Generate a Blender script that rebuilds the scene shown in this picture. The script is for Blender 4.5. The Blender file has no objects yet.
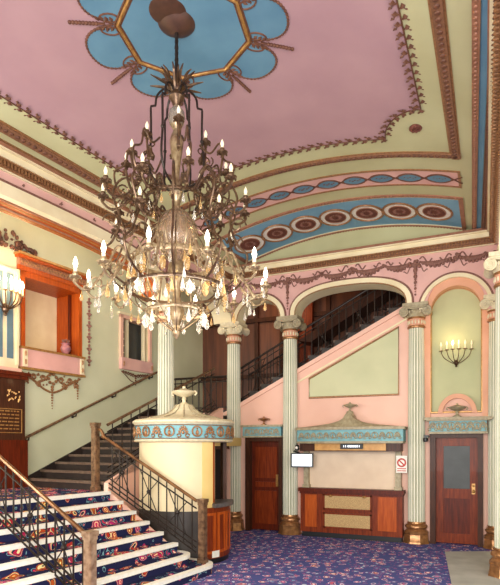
import bpy, bmesh, math, random
from mathutils import Vector, Matrix
random.seed(7)
PI = math.pi
sc = bpy.context.scene
COL = sc.collection

# ------------------------------------------------------------------ helpers
def lin(c):
    r = []
    for v in c[:3]:
        v = v / 255.0
        r.append(v / 12.92 if v <= 0.04045 else ((v + 0.055) / 1.055) ** 2.4)
    return (r[0], r[1], r[2], 1.0)

MATS = {}
def mat(name, c1, c2=None, scale=6.0, rough=0.6, metal=0.0, bump=0.0, bscale=40.0, emit=None, estr=0.0, coat=0.0, stretch=None):
    m = bpy.data.materials.new(name); m.use_nodes = True
    nt = m.node_tree; b = nt.nodes['Principled BSDF']
    b.inputs['Roughness'].default_value = rough
    b.inputs['Metallic'].default_value = metal
    if coat: b.inputs['Coat Weight'].default_value = coat
    b.inputs['Base Color'].default_value = lin(c1)
    tc = nt.nodes.new('ShaderNodeTexCoord')
    src = tc.outputs['Object']
    if stretch:
        mp = nt.nodes.new('ShaderNodeMapping'); mp.inputs['Scale'].default_value = stretch
        nt.links.new(src, mp.inputs['Vector']); src = mp.outputs['Vector']
    if c2:
        n = nt.nodes.new('ShaderNodeTexNoise'); n.inputs['Scale'].default_value = scale; n.inputs['Detail'].default_value = 5
        r = nt.nodes.new('ShaderNodeValToRGB')
        r.color_ramp.elements[0].position = 0.35; r.color_ramp.elements[1].position = 0.68
        r.color_ramp.elements[0].color = lin(c1); r.color_ramp.elements[1].color = lin(c2)
        nt.links.new(src, n.inputs['Vector']); nt.links.new(n.outputs['Fac'], r.inputs['Fac'])
        nt.links.new(r.outputs['Color'], b.inputs['Base Color'])
    if bump:
        n2 = nt.nodes.new('ShaderNodeTexNoise'); n2.inputs['Scale'].default_value = bscale
        bp = nt.nodes.new('ShaderNodeBump'); bp.inputs['Strength'].default_value = bump; bp.inputs['Distance'].default_value = 0.02
        nt.links.new(src, n2.inputs['Vector']); nt.links.new(n2.outputs['Fac'], bp.inputs['Height']); nt.links.new(bp.outputs['Normal'], b.inputs['Normal'])
    if emit:
        b.inputs['Emission Color'].default_value = lin(emit); b.inputs['Emission Strength'].default_value = estr
    if 'wood' in name or name == 'wood': b.inputs['Specular IOR Level'].default_value = .22
    MATS[name] = m
    return m

class MB:
    def __init__(s): s.v = []; s.f = []; s.m = []
    def add(s, vs, fs, mi=0):
        o = len(s.v); s.v.extend([tuple(p) for p in vs])
        for f in fs: s.f.append([i + o for i in f]); s.m.append(mi)
        return s
    def box(s, a, b, fr=None, mi=0):
        fr = fr or (lambda x, y, z: (x, y, z))
        p = [fr(x, y, z) for x in (a[0], b[0]) for y in (a[1], b[1]) for z in (a[2], b[2])]
        return s.add(p, [(0,1,3,2),(4,6,7,5),(0,4,5,1),(2,3,7,6),(0,2,6,4),(1,5,7,3)], mi)
    def prism(s, poly, d0, d1, fr, mi=0, side=None):
        n = len(poly)
        s.add([fr(p, q, d0) for p, q in poly] , [tuple(range(n))], mi)
        s.add([fr(p, q, d1) for p, q in poly] , [tuple(range(n))[::-1]], mi)
        vs = [fr(p, q, d0) for p, q in poly] + [fr(p, q, d1) for p, q in poly]
        return s.add(vs, [(i, (i+1) % n, n + (i+1) % n, n + i) for i in range(n)], mi if side is None else side)
    def lathe(s, prof, c, seg=24, a0=0.0, a1=2*PI, mi=0, mod=None, caps=True):
        full = abs(a1 - a0 - 2*PI) < 1e-6
        k = seg if full else seg + 1
        vs = []
        for j, (r, z) in enumerate(prof):
            for i in range(k):
                a = a0 + (a1 - a0) * i / seg
                rr = r * (mod(i) if mod else 1)
                vs.append((c[0] + rr*math.cos(a), c[1] + rr*math.sin(a), c[2] + z))
        fs = []
        for j in range(len(prof)-1):
            for i in range(seg):
                i2 = (i+1) % k
                fs.append((j*k+i, j*k+i2, (j+1)*k+i2, (j+1)*k+i))
        if full and caps:
            if prof[0][0] > 1e-4: fs.append(tuple(range(k))[::-1])
            if prof[-1][0] > 1e-4: fs.append(tuple(range((len(prof)-1)*k, len(prof)*k)))
        return s.add(vs, fs, mi)
    def tube(s, pts, r, seg=8, mi=0, closed=False):
        pts = [Vector(p) for p in pts]; n = len(pts)
        rad = r if isinstance(r, (list, tuple)) else [r]*n
        ref = None; vs = []
        for i in range(n):
            if closed: t = pts[(i+1) % n] - pts[i-1]
            else: t = pts[min(i+1, n-1)] - pts[max(i-1, 0)]
            if t.length < 1e-9: t = Vector((0,0,1))
            t.normalize()
            if ref is None:
                ref = Vector((0,0,1)) if abs(t.z) < .9 else Vector((1,0,0))
            ref = ref - t*ref.dot(t)
            if ref.length < 1e-6: ref = t.orthogonal()
            ref.normalize(); b = t.cross(ref)
            for k in range(seg):
                a = 2*PI*k/seg
                vs.append(pts[i] + (ref*math.cos(a) + b*math.sin(a))*rad[i])
        fs = []
        for i in range(n if closed else n-1):
            j = (i+1) % n
            for k in range(seg):
                k2 = (k+1) % seg
                fs.append((i*seg+k, i*seg+k2, j*seg+k2, j*seg+k))
        if not closed:
            fs.append(tuple(range(seg))[::-1]); fs.append(tuple(range((n-1)*seg, n*seg)))
        return s.add(vs, fs, mi)
    def blob(s, c, r, mi=0, seg=8, rings=5, rot=None):
        if not isinstance(r, (list, tuple)): r = (r, r, r)
        vs = [Vector((0,0,-r[2]))]
        for j in range(1, rings):
            th = -PI/2 + PI*j/rings
            for i in range(seg):
                a = 2*PI*i/seg
                vs.append(Vector((r[0]*math.cos(th)*math.cos(a), r[1]*math.cos(th)*math.sin(a), r[2]*math.sin(th))))
        vs.append(Vector((0,0,r[2])))
        if rot is not None: vs = [rot @ v for v in vs]
        c = Vector(c); vs = [v + c for v in vs]
        fs = [(0, 1+(i+1) % seg, 1+i) for i in range(seg)]
        for j in range(rings-2):
            for i in range(seg):
                i2 = (i+1) % seg
                fs.append((1+j*seg+i, 1+j*seg+i2, 1+(j+1)*seg+i2, 1+(j+1)*seg+i))
        t = len(vs)-1; o = 1+(rings-2)*seg
        fs += [(t, o+i, o+(i+1) % seg) for i in range(seg)]
        return s.add(vs, fs, mi)
    def build(s, name, mats, parent=None, sharp=35):
        me = bpy.data.meshes.new(name); me.from_pydata(s.v, [], s.f)
        if not isinstance(mats, (list, tuple)): mats = [mats]
        for m in mats: me.materials.append(MATS[m] if isinstance(m, str) else m)
        me.polygons.foreach_set('material_index', s.m)
        bm = bmesh.new(); bm.from_mesh(me); bmesh.ops.recalc_face_normals(bm, faces=bm.faces); bm.to_mesh(me); bm.free()
        me.shade_smooth(); me.set_sharp_from_angle(angle=math.radians(sharp))
        o = bpy.data.objects.new(name, me); COL.objects.link(o)
        if parent is not None: attach(o, parent)
        return o

def attach(o, p):
    o.parent = p                      # meshes carry world coordinates; an Empty's own location is undone
    o.matrix_parent_inverse = Matrix.Translation(p.location).inverted() if p.type == 'EMPTY' else Matrix.Identity(4)
def tag(o, label=None, cat=None, group=None, kind=None):
    if label: o['label'] = label
    if cat: o['category'] = cat
    if group: o['group'] = group
    if kind: o['kind'] = kind
    return o
def thing(name, loc, label, cat, group=None):
    o = bpy.data.objects.new(name, None); COL.objects.link(o); o.location = loc
    o.empty_display_size = .2
    return tag(o, label, cat, group)
def struct(o, label=None): return tag(o, label=label, kind='structure')
def spline(P, n=6):
    P = [Vector(p) for p in P]; out = []
    for i in range(len(P)-1):
        p0 = P[max(i-1,0)]; p1 = P[i]; p2 = P[i+1]; p3 = P[min(i+2, len(P)-1)]
        for k in range(n):
            t = k/n
            out.append(0.5*((2*p1)+(p2-p0)*t+(2*p0-5*p1+4*p2-p3)*t*t+(3*p1-p0-3*p2+p3)*t**3))
    out.append(P[-1]); return out

# ------------------------------------------------------------------ materials
mat('pink_ceiling', (180,143,147), (171,134,140), 1.5, .8)
mat('green_plaster', (194,192,148), (182,178,134), 1.3, .75)
mat('wall_green', (214,216,184), (202,204,170), 1.0, .6)
mat('panel_green', (200,200,160), (188,190,150), 1.5, .6)
mat('niche_green', (186,188,142), (172,176,132), 1.5, .55)
mat('pink_frieze', (224,178,168), (212,164,156), 3, .75)
mat('pink_wall', (234,190,170), (226,178,158), 1.2, .6)
mat('salmon', (226,168,136), (212,152,118), 2, .55)
mat('cream', (238,226,190), (226,210,170), 3, .6)
mat('cream_wall', (222,204,166), (214,194,154), 1.5, .55)
mat('yellow', (222,192,124), (214,180,108), 2, .55)
mat('blue_paint', (98,140,162), (86,128,152), 2.5, .75)
mat('blue_band', (122,168,192), (110,156,182), 2.5, .75)
mat('slate_blue', (96,124,138), (84,110,124), 3, .6)
mat('turquoise', (126,178,184), (106,158,168), 8, .55)
mat('ornament_brown', (112,70,48), (84,50,36), 30, .6)
mat('ornament_mauve', (140,96,82), (112,72,60), 30, .6)
mat('gold_brown', (164,118,78), (128,88,56), 30, .42, .25)
mat('gold', (190,144,84), (160,114,60), 20, .35, .45)
mat('cup_brown', (84,54,40), (64,40,30), 10, .5)
mat('frame_brown', (138,96,68), (116,78,54), 30, .6)
mat('rosewood', (116,70,58), (92,50,44), 30, .6)
mat('cornice_red', (160,110,84), (138,92,68), 12, .55)
mat('orange_wood', (184,86,26), (156,64,16), 4, .4, 0, 0, 40, None, 0, .05, (8,8,.8))
mat('wood', (132,52,15), (96,33,8), 4, .42, 0, 0, 40, None, 0, .05, (9,9,.9))
mat('door_wood', (102,34,11), (74,23,6), 4, .42, 0, 0, 40, None, 0, .05, (9,9,.9))
mat('dark_wood', (78,42,24), (54,28,16), 4, .45, 0, 0, 40, None, 0, .05, (9,9,.9))
mat('stair_back', (112,62,36), (78,40,24), 2, .45, 0, 0, 40, None, 0, 0, (6,6,.4))
mat('dark_stair', (46,34,28), (32,24,20), 8, .45)
mat('dark_nosing', (104,84,70), (84,66,54), 20, .4)
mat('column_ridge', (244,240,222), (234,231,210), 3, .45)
mat('groove_shade', (188,188,164), (176,178,152), 3, .5)  # darker than the ridges: shading of the flutes put into the colour
mat('capital_stone', (176,164,134), (146,132,104), 18, .5)
mat('capital_cream', (226,214,182), (206,192,158), 18, .5)
mat('neck_pink', (216,160,132), (198,138,110), 40, .5)
mat('bronze', (178,128,84), (134,92,58), 14, .28, .55)
mat('iron', (54,44,38), (38,30,26), 20, .4, .5)
mat('rail_brass', (140,98,62), (92,62,40), 10, .28, .6)
mat('newel_light', (190,160,130), (140,108,82), 16, .32, .5)
mat('newel_bronze', (140,108,80), (84,60,44), 16, .32, .5)
mat('white', (240,236,226), (230,226,214), 20, .5)
mat('slab_grey', (96,92,90), (76,72,72), 30, .35)
mat('wainscot_dark', (58,50,44), (44,38,34), 5, .4)
mat('black', (18,18,19), None, 1, .4)
mat('dark_void', (22,18,16), None, 1, .7)  # near-black sheet colour, standing in for shade inside openings
mat('cane', (214,184,128), (184,150,96), 60, .6)
mat('shutter', (232,208,180), (222,196,168), 3, .55)
mat('glass_dark', (58,62,62), (44,48,48), 4, .45)
mat('chand_metal', (112,86,64), (72,52,38), 18, .3, .6)
mat('chand_gold', (176,154,122), (124,100,72), 24, .28, .55)
mat('candle_white', (236,222,190), None, 1, .5)
mat('bulb_lit', (255,244,220), None, 1, .3, 0, 0, 1, (255,240,212), 6.0)
mat('bulb_dim', (250,236,204), None, 1, .3, 0, 0, 1, (255,236,200), .06)
mat('screen', (235,240,250), None, 1, .2, 0, 0, 1, (225,235,250), .9)
mat('mat_grey', (178,176,170), (158,156,150), 3, .9)
mat('red_sign', (196,60,50), None, 1, .5)
mat('vase_pink', (190,130,130), (140,90,100), 14, .35)
mat('leaf_green', (84,96,60), None, 1, .6)
mat('warm_strip', (214,160,86), (190,134,64), 10, .4)  # orange light on the wooden strip, put into its colour

def glassy(name, c, a):
    m = bpy.data.materials.new(name); m.use_nodes = True
    b = m.node_tree.nodes['Principled BSDF']
    b.inputs['Base Color'].default_value = lin(c); b.inputs['Roughness'].default_value = .08
    b.inputs['Transmission Weight'].default_value = a; b.inputs['IOR'].default_value = 1.5
    b.inputs['Specular IOR Level'].default_value = .8
    n = m.node_tree.nodes.new('ShaderNodeTexNoise'); n.inputs['Scale'].default_value = 30
    bp = m.node_tree.nodes.new('ShaderNodeBump'); bp.inputs['Strength'].default_value = .2; bp.inputs['Distance'].default_value = .01
    m.node_tree.links.new(n.outputs['Fac'], bp.inputs['Height']); m.node_tree.links.new(bp.outputs['Normal'], b.inputs['Normal'])
    MATS[name] = m
glassy('crystal', (250,246,236), .85)
glassy('crystal_amber', (236,200,140), .7)
glassy('crystal_smoke', (206,176,146), .75)

def carpet(name, scale, base, motif, second, warp, cut=.40):
    m = bpy.data.materials.new(name); m.use_nodes = True
    nt = m.node_tree; N = nt.nodes; Lk = nt.links; b = N['Principled BSDF']; b.inputs['Roughness'].default_value = .95
    b.inputs['Specular IOR Level'].default_value = .12
    tc = N.new('ShaderNodeTexCoord')
    ns = N.new('ShaderNodeTexNoise'); ns.inputs['Scale'].default_value = scale*1.1; ns.inputs['Detail'].default_value = 1
    Lk.new(tc.outputs['Object'], ns.inputs['Vector'])
    vm = N.new('ShaderNodeVectorMath'); vm.operation = 'MULTIPLY_ADD'; vm.inputs[1].default_value = (warp/scale,)*3
    Lk.new(ns.outputs['Color'], vm.inputs[0]); Lk.new(tc.outputs['Object'], vm.inputs[2])
    def vor(sc_, rnd, stops):
        v = N.new('ShaderNodeTexVoronoi'); v.inputs['Scale'].default_value = sc_; v.inputs['Randomness'].default_value = rnd
        Lk.new(vm.outputs[0], v.inputs['Vector'])
        r = N.new('ShaderNodeValToRGB'); r.color_ramp.interpolation = 'CONSTANT'
        els = r.color_ramp.elements
        els[0].position = stops[0][0]; els[0].color = lin(stops[0][1]); els[1].position = stops[1][0]; els[1].color = lin(stops[1][1])
        for p, c in stops[2:]: els.new(p).color = lin(c)
        Lk.new(v.outputs['Distance'], r.inputs['Fac'])
        return v, r
    va, ra = vor(scale, .8, motif)
    vb, rb = vor(scale*1.7, 1.0, second)
    # hue variety from cell to cell
    sep = N.new('ShaderNodeSeparateColor'); Lk.new(va.outputs['Color'], sep.inputs['Color'])
    hs = N.new('ShaderNodeHueSaturation'); mr = N.new('ShaderNodeMapRange'); mr.inputs['To Min'].default_value = .45; mr.inputs['To Max'].default_value = .55
    Lk.new(sep.outputs['Red'], mr.inputs['Value']); Lk.new(mr.outputs['Result'], hs.inputs['Hue']); Lk.new(ra.outputs['Color'], hs.inputs['Color'])
    lt = N.new('ShaderNodeMath'); lt.operation = 'LESS_THAN'; lt.inputs[1].default_value = cut; Lk.new(va.outputs['Distance'], lt.inputs[0])
    l2 = N.new('ShaderNodeMath'); l2.operation = 'LESS_THAN'; l2.inputs[1].default_value = .42; Lk.new(vb.outputs['Distance'], l2.inputs[0])
    mx = N.new('ShaderNodeMix'); mx.data_type = 'RGBA'; Lk.new(l2.outputs[0], mx.inputs['Factor']); mx.inputs['A'].default_value = lin(base); Lk.new(rb.outputs['Color'], mx.inputs['B'])
    mx2 = N.new('ShaderNodeMix'); mx2.data_type = 'RGBA'; Lk.new(lt.outputs[0], mx2.inputs['Factor']); Lk.new(mx.outputs['Result'], mx2.inputs['A']); Lk.new(hs.outputs['Color'], mx2.inputs['B'])
    Lk.new(mx2.outputs['Result'], b.inputs['Base Color'])
    MATS[name] = m
carpet('carpet_floor', 5.4, (78,84,142), [(0,(250,240,230)),(.12,(208,92,122)),(.20,(64,64,128)),(.26,(232,196,208)),(.31,(70,82,150))],
       [(0,(236,234,236)),(.14,(130,164,198)),(.24,(74,80,142)),(.34,(158,96,146))], .8, .38)
carpet('carpet_stair', 4.0, (34,36,70), [(0,(206,50,56)),(.11,(244,224,164)),(.165,(186,36,60)),(.27,(30,32,62)),(.31,(232,196,150)),(.345,(170,44,76))],
       [(0,(240,228,200)),(.11,(204,60,88)),(.21,(36,40,74)),(.31,(120,160,168)),(.36,(36,38,72))], 1.7, .40)

# ------------------------------------------------------------------ the place: frames of reference
TH = math.radians(7.0)
O = (-4.95, 10.3); L = (-math.sin(TH), -math.cos(TH)); NV = (-math.cos(TH), math.sin(TH))
def left(u, n, z): return (O[0]+L[0]*u+NV[0]*n, O[1]+L[1]*u+NV[1]*n, z)     # along the left arcade, outwards, up
def back(x, z, d): return (x, 10.3+d, z)
def rightf(y, z, d): return (.2+d, y, z)
def leftp(u, z, n): return left(u, n, z)
CX = [-4.95, -3.66, -1.17, .2]
Z0, H = 5.55, .45
def XL(y): return -4.87-(10.3-y)*.1228
XR = .02
def V(u, y, e=0.0):
    return (XL(y)+(XR-XL(y))*u, y, Z0+H*(1-(2*u-1)**2)-e)
def uof(x, y): return (x-XL(y))/(XR-XL(y))
def W(x, y, e=0.0): return V(uof(x, y), y, e)

# floor
mb = MB(); mb.box((-9.5,-1.2,-.1),(3.2,13.0,0)); struct(mb.build('floor', 'carpet_floor'))
mb = MB()
pl = [(-.62,9.55),(.12,9.9),(1.6,9.9),(1.6,6.2),(-.28,6.2)]
mb.prism(pl, .002, .014, lambda p, q, d: (p, q, d)); tag(mb.build('door_mat', 'mat_grey'), 'flat grey mat on the carpet before the glazed door', 'mat')

# ---- vault
mb = MB(); NU, NY = 40, 24
gy = [-1.1+11.42*j/NY for j in range(NY+1)]
vs = [V(i/NU, y) for y in gy for i in range(NU+1)] + [V(i/NU, y, -.15) for y in gy for i in range(NU+1)]
K = (NU+1)*(NY+1); fs = []
for j in range(NY):
    for i in range(NU):
        a = j*(NU+1)+i
        fs += [(a, a+1, a+NU+2, a+NU+1), (K+a, K+a+NU+1, K+a+NU+2, K+a+1)]
mb.add(vs, fs)
vault = struct(mb.build('ceiling', 'green_plaster', sharp=80))

def patch(mb, us, y0f, y1f, e, ny=2, mi=0, under=.0):
    vs = []; fs = []
    for u in us:
        for k in range(ny+1): vs.append(V(u, y0f(u)+(y1f(u)-y0f(u))*k/ny, e))
    for i in range(len(us)-1):
        for k in range(ny):
            a = i*(ny+1)+k; fs.append((a, a+1, a+ny+2, a+ny+1))
    mb.add(vs, fs, mi)
def urange(a, b, n=40): return [a+(b-a)*i/n for i in range(n+1)]
def solidband(mb, u0, u1, y0, y1, e, mi=0, n=40):       # raised band across the vault with real sides
    us = urange(u0, u1, n); vs = []; fs = []
    for u in us: vs += [V(u,y0,0),V(u,y0,e),V(u,y1,e),V(u,y1,0)]
    for i in range(len(us)-1):
        for k in range(3): a=i*4+k; fs.append((a,a+1,a+5,a+4))
    fs += [(0,1,2,3),tuple(len(vs)-4+k for k in range(4))]
    mb.add(vs, fs, mi)
def solidrun(mb, u0, u1, y0, y1, e, mi=0, n=12): solidband(mb, u0, u1, y0, y1, e, mi, 1) if False else _run(mb, u0, u1, y0, y1, e, mi, n)
def _run(mb, u0, u1, y0, y1, e, mi, n):                 # raised band along the vault
    vs = []; fs = []
    for k in range(n+1):
        y = y0+(y1-y0)*k/n; vs += [V(u0,y,0),V(u0,y,e),V(u1,y,e),V(u1,y,0)]
    for i in range(n):
        for k in range(3): a=i*4+k; fs.append((a,a+1,a+5,a+4))
    mb.add(vs, fs, mi)
# pink field with notched corners
YB, YF = 7.13, 2.0
UL, UR = .115, .868
def notch(u):
    d = min(u-UL, UR-u); w = .10
    return .64*math.sqrt(max(0.0, 1-(d/w)**2))**1.3
def ytop(u): return YB-notch(u)
def ybot(u): return YF+notch(u)
mb = MB(); us = [UL+.10*i/18 for i in range(19)]+urange(UL+.1005, UR-.1005, 36)+[UR-.10+.10*i/18 for i in range(19)]
patch(mb, us, ybot, ytop, .006, 8)
struct(mb.build('trim_20', 'pink_ceiling', sharp=80))

# leaf vine round the pink field
def leaf(mb, c, d, up, size, mi=0):
    d = Vector(d).normalized(); up = Vector(up); s = d.cross(up).normalized(); c = Vector(c)
    mb.add([c, c+d*size*.5+s*size*.32, c+d*size, c+d*size*.5-s*size*.32, c+d*size*.5+up*size*.22],
           [(0,1,4),(1,2,4),(2,3,4),(3,0,4),(0,3,2,1)], mi)
def vine(mb, path, step, size, mi=0, lift=.012):
    # path: list of (x,y) on the vault
    acc = 0; k = 0
    pts = [Vector(W(x, y, lift)) for x, y in path]
    mb.tube(pts, .008, 5, mi)
    for i in range(len(pts)-1):
        seg = pts[i+1]-pts[i]; l = seg.length; t = seg.normalized(); side = t.cross(Vector((0,0,1))).normalized()
        while acc <= l:
            c = pts[i]+t*acc; s = 1 if k % 2 else -1
            leaf(mb, c, t*.5+side*s, Vector((0,0,-1)), size, mi)
            leaf(mb, c+side*s*size*.55, t*.9-side*s*.2, Vector((0,0,-1)), size*.8, mi)
            leaf(mb, c+side*s*size*.5, side*s*.8-t*.5, Vector((0,0,-1)), size*.7, mi)
            acc += step; k += 1
        acc -= l
mb = MB()
edge = [(u, ytop(u)) for u in us]
path = [V(u, y)[:2] for u, y in edge]
lefts = [V(UL, y)[:2] for y in [2.7+.2*i for i in range(19)]]
rights = [V(UR, y)[:2] for y in [6.45-.2*i for i in range(19)]]
vine(mb, lefts+path+rights, .066, .085)
fr = [V(u, ybot(u))[:2] for u in us]
vine(mb, fr, .075, .08)
struct(mb.build('trim_21', 'ornament_brown'))
# rosettes in the notches
mb = MB()
for x, y in ((-.79,6.90),(-4.52,6.90)):
    c = W(x, y, .0)
    mb.lathe([(.085,0),(.085,-.012),(.06,-.03),(.03,-.022),(.0,-.035)], c, 20)
    for k in range(8): mb.blob((c[0]+.055*math.cos(k*PI/4), c[1]+.055*math.sin(k*PI/4), c[2]-.022), .018, 0, 6, 4)
struct(mb.build('trim_22', 'rosewood'))

# brown frame with bead pattern
mb = MB(); FU0, FU1, FY0, FY1 = .036, .940, 1.6, 7.62
def framerun(mb):
    for (a, b, e, mi) in ((0,.13,.012,1),(.02,.11,.03,0)):
        solidband(mb, FU0, FU1, FY1-b+.0, FY1-a, e, mi)
        solidband(mb, FU0, FU1, FY0+a, FY0+b, e, mi)
        _run(mb, FU0+a/5.0, FU0+b/5.0, FY0, FY1, e, mi, 20)
        _run(mb, FU1-b/5.0, FU1-a/5.0, FY0, FY1, e, mi, 20)
framerun(mb)
def bead(u, y): mb.blob(V(u, y, .03), (.034,.03,.018), 2, 7, 4)
n = 62
for i in range(n): bead(FU0+.013+(FU1-FU0-.026)*i/(n-1), FY1-.065)
for i in range(74):
    y = FY0+.065+(FY1-FY0-.13)*i/73; bead(FU0+.013, y); bead(FU1-.013, y)
struct(mb.build('trim_23', ['frame_brown','gold_brown','ornament_brown']))

# pink band with blue ovals
mb = MB(); U0, U1 = .06, .934
patch(mb, urange(U0, U1), lambda u: 8.02, lambda u: 8.48, .004, 2, 0)
for y in (8.0, 8.48): solidband(mb, U0, U1, y-.0, y+.035, .014, 1)
for u in (U0, U1-.007): _run(mb, u, u+.007, 8.0, 8.515, .014, 1, 2)
def disc(mb, x, y, rx, ry, e, mi, seg=28, wob=0, rings=1, base=None):
    vs = [W(x, y, e)]; fs = []
    for r in range(1, rings+1):
        for k in range(seg):
            a = 2*PI*k/seg; q = (1+wob*math.sin(a*seg/2))*r/rings
            vs.append(W(x+rx*q*math.cos(a), y+ry*q*math.sin(a), e))
    fs += [(0, 1+k, 1+(k+1) % seg) for k in range(seg)]
    for r in range(rings-1):
        for k in range(seg):
            k2 = (k+1) % seg; fs.append((1+r*seg+k, 1+(r+1)*seg+k, 1+(r+1)*seg+k2, 1+r*seg+k2))
    mb.add(vs, fs, mi)
def ringrelief(mb, x, y, rx, ry, rad, mi, seg=28, e=.012):
    mb.tube([W(x+rx*math.cos(2*PI*k/seg), y+ry*math.sin(2*PI*k/seg), e) for k in range(seg)], rad, 5, mi, True)
xs0, dx, no = XL(8.25)+.36, .418, 10
xs = [-.62-.418*k for k in range(10)]
for x in xs:
    disc(mb, x, 8.26, .165, .125, .009, 2)
    ringrelief(mb, x, 8.26, .172, .13, .009, 3, e=.01)
    for k in range(5):
        leaf(mb, W(x-.09+.04*k, 8.26, .01), (1, .5 if k % 2 else -.5, 0), (0,0,-1), .055, 3)
pts = []
for i in range(len(xs)*16+20):
    x = -.30-.418*i/16; pts.append(x)
for s in (1, -1):
    mb.tube([W(x, 8.26+s*.125*math.cos((x+.62)*PI/.418), .012) for x in pts if x > XL(8.3)+.42], .009, 5, 3)
struct(mb.build('trim_24', ['pink_frieze','gold_brown','blue_paint','ornament_brown'], sharp=60))

# blue band with cream medallions
mb = MB()
patch(mb, urange(U0, U1), lambda u: 8.95, lambda u: 10.14, .004, 4, 0)
for (a, b, e, mi) in ((8.86,8.93,.02,1),(8.93,8.96,.012,2),(10.12,10.15,.012,2),(10.15,10.22,.02,1)): solidband(mb, U0, U1, a, b, e, mi)
for u, mi in ((U0,1),(U1-.014,1)): _run(mb, u, u+.014, 8.86, 10.22, .02, mi, 4)
for i in range(80):
    u = U0+.01+(U1-U0-.02)*i/79
    for y in (8.895, 10.185): mb.blob(V(u, y, .02), (.022,.024,.014), 1, 6, 4)
MX = [-.79-.572*k for k in range(7)]
for x in MX:
    y = 9.52
    disc(mb, x, y, .275, .33, .008, 6, 30); disc(mb, x, y, .18, .22, .013, 3, 30)
    ringrelief(mb, x, y, .28, .335, .018, 4, 30); ringrelief(mb, x, y, .185, .225, .009, 1, 30, .014)
    for k in range(14):
        a = 2*PI*k/14
        leaf(mb, W(x+.05*math.cos(a), y+.06*math.sin(a), .014), (math.cos(a+.4), math.sin(a+.4), 0), (0,0,-1), .08, 5)
    for k in range(30):
        a = 2*PI*k/30; leaf(mb, W(x+.28*math.cos(a), y+.335*math.sin(a), .012), (math.cos(a+1), math.sin(a+1), 0), (0,0,-1), .05, 4)
for k in range(6):
    mb.blob(W(MX[k]-.286, 9.52, .012), .035, 4, 7, 4)
struct(mb.build('trim_25', ['ornament_brown','gold_brown','cream','rosewood','leaf_green','cornice_red'][0:0] + ['blue_band','cornice_red','cream','rosewood','gold_brown','ornament_mauve','white'], sharp=60))

# ceiling rose: octagon, petals, gilt frame
mb = MB(); RC = (-2.77, 4.62); R8 = .66
def rc(k): a = PI/8+.18+k*PI/4; return (RC[0]+R8*math.cos(a), RC[1]+R8*math.sin(a))
for k in range(8):                                       # petals
    a0, a1 = rc(k), rc(k+1); mx_, my_ = (a0[0]+a1[0])/2, (a0[1]+a1[1])/2
    ax = Vector((mx_-RC[0], my_-RC[1])).normalized(); tx = Vector((-ax.y, ax.x)); hw = .27
    ol = []
    for i in range(25):
        t = PI*i/24; px = math.cos(t)*(.265+.05*math.sin(t)); q = (math.sin(t)**.62)*.44
        ol.append((mx_+tx.x*px+ax.x*q, my_+tx.y*px+ax.y*q))
    cen = (mx_+ax.x*.12, my_+ax.y*.12)
    vs = [W(cen[0], cen[1], .016)]; fs = [(0, i+1, (i+1) % 25+1) for i in range(25)]
    for q in (.35,.7,1.0): vs += [W(cen[0]+(x-cen[0])*q, cen[1]+(y-cen[1])*q, .016) for x, y in ol]
    for q in range(2): fs += [(1+25*q+i, 26+25*q+i, 26+25*q+(i+1) % 25, 1+25*q+(i+1) % 25) for i in range(25)]
    mb.add(vs, fs, 0)
    P = [W(x, y, .012) for x, y in ol]
    mb.tube(P, .010, 5, 2)
    for i in range(0, 25):
        mb.blob(P[i], .016, 2, 6, 4)
mb.add([W(RC[0], RC[1], .022)]+[W(RC[0]+R8*q*math.cos(PI/8+.18+k*PI/4), RC[1]+R8*q*math.sin(PI/8+.18+k*PI/4), .022) for q in (.5,1.0) for k in range(8)], [(0, k+1, (k+1) % 8+1) for k in range(8)]+[(1+k, 9+k, 9+(k+1) % 8, 1+(k+1) % 8) for k in range(8)], 0)
for rr, rad, mi in ((.66,.020,1),(.632,.010,2),(.69,.010,2)):
    P = []
    for k in range(8):
        a = PI/8+.18+k*PI/4; b = a+PI/4
        for i in range(8):
            t = i/8; P.append(W(RC[0]+rr*((1-t)*math.cos(a)+t*math.cos(b)), RC[1]+rr*((1-t)*math.sin(a)+t*math.sin(b)), .02))
    mb.tube(P, rad, 6, mi, True)
for k in range(8):                                       # scrolls and spear at each corner
    a = PI/8+.18+k*PI/4; d = Vector((math.cos(a), math.sin(a))); t = Vector((-d.y, d.x))
    q = lambda r, s: W(RC[0]+d.x*r+t.x*s, RC[1]+d.y*r+t.y*s, .018)
    for s in (1,-1):
        mb.tube([q(.72+.11*math.cos(w)*math.exp(-w*.12), s*(.07+.07*math.sin(w)*math.exp(-w*.12))) for w in [i*.45 for i in range(16)]], .009, 5, 2)
        for i in range(4): leaf(mb, q(.70+.045*i, s*.03), (d.x*.5+t.x*s, d.y*.5+t.y*s, 0), (0,0,-1), .07, 2)
    mb.tube([q(.78, 0), q(1.12, 0)], .012, 6, 2)
    for i in range(9): mb.blob(q(.86+.032*i, 0), .019, 2, 6, 4)
struct(mb.build('trim_26', ['blue_paint','gold','ornament_brown'], sharp=60))

# right-hand border of the vault: gilt moulding and blue strip
mb = MB()
def border(mb, x0, x1, e, mi, n=30):
    vs = []; fs = []
    for k in range(n+1):
        y = -1.0+11.28*k/n; o = .0205*(10.3-y)
        vs += [W(x0+o,y,0),W(x0+o,y,e),W(x1+o,y,e),W(x1+o,y,0)]
    for i in range(n):
        for k in range(3): a = i*4+k; fs.append((a,a+1,a+5,a+4))
    mb.add(vs, fs, mi)
border(mb, -.215, -.145, .03, 0); border(mb, -.14, -.07, .012, 1); border(mb, -.065, .0, .02, 2)
for i in range(110):
    y = 3.0+7.2*i/109; mb.blob(W(-.18+.0205*(10.3-y), y, .03), (.022,.024,.014), 0, 6, 4); mb.blob(W(-.033+.0205*(10.3-y), y, .02), (.026,.028,.02), 2, 6, 4)
struct(mb.build('trim_27', ['cornice_red','blue_paint','ornament_brown']))
mb = MB()
_run(mb, .0, .010, -1.0, 10.28, .03, 0, 24)
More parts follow.
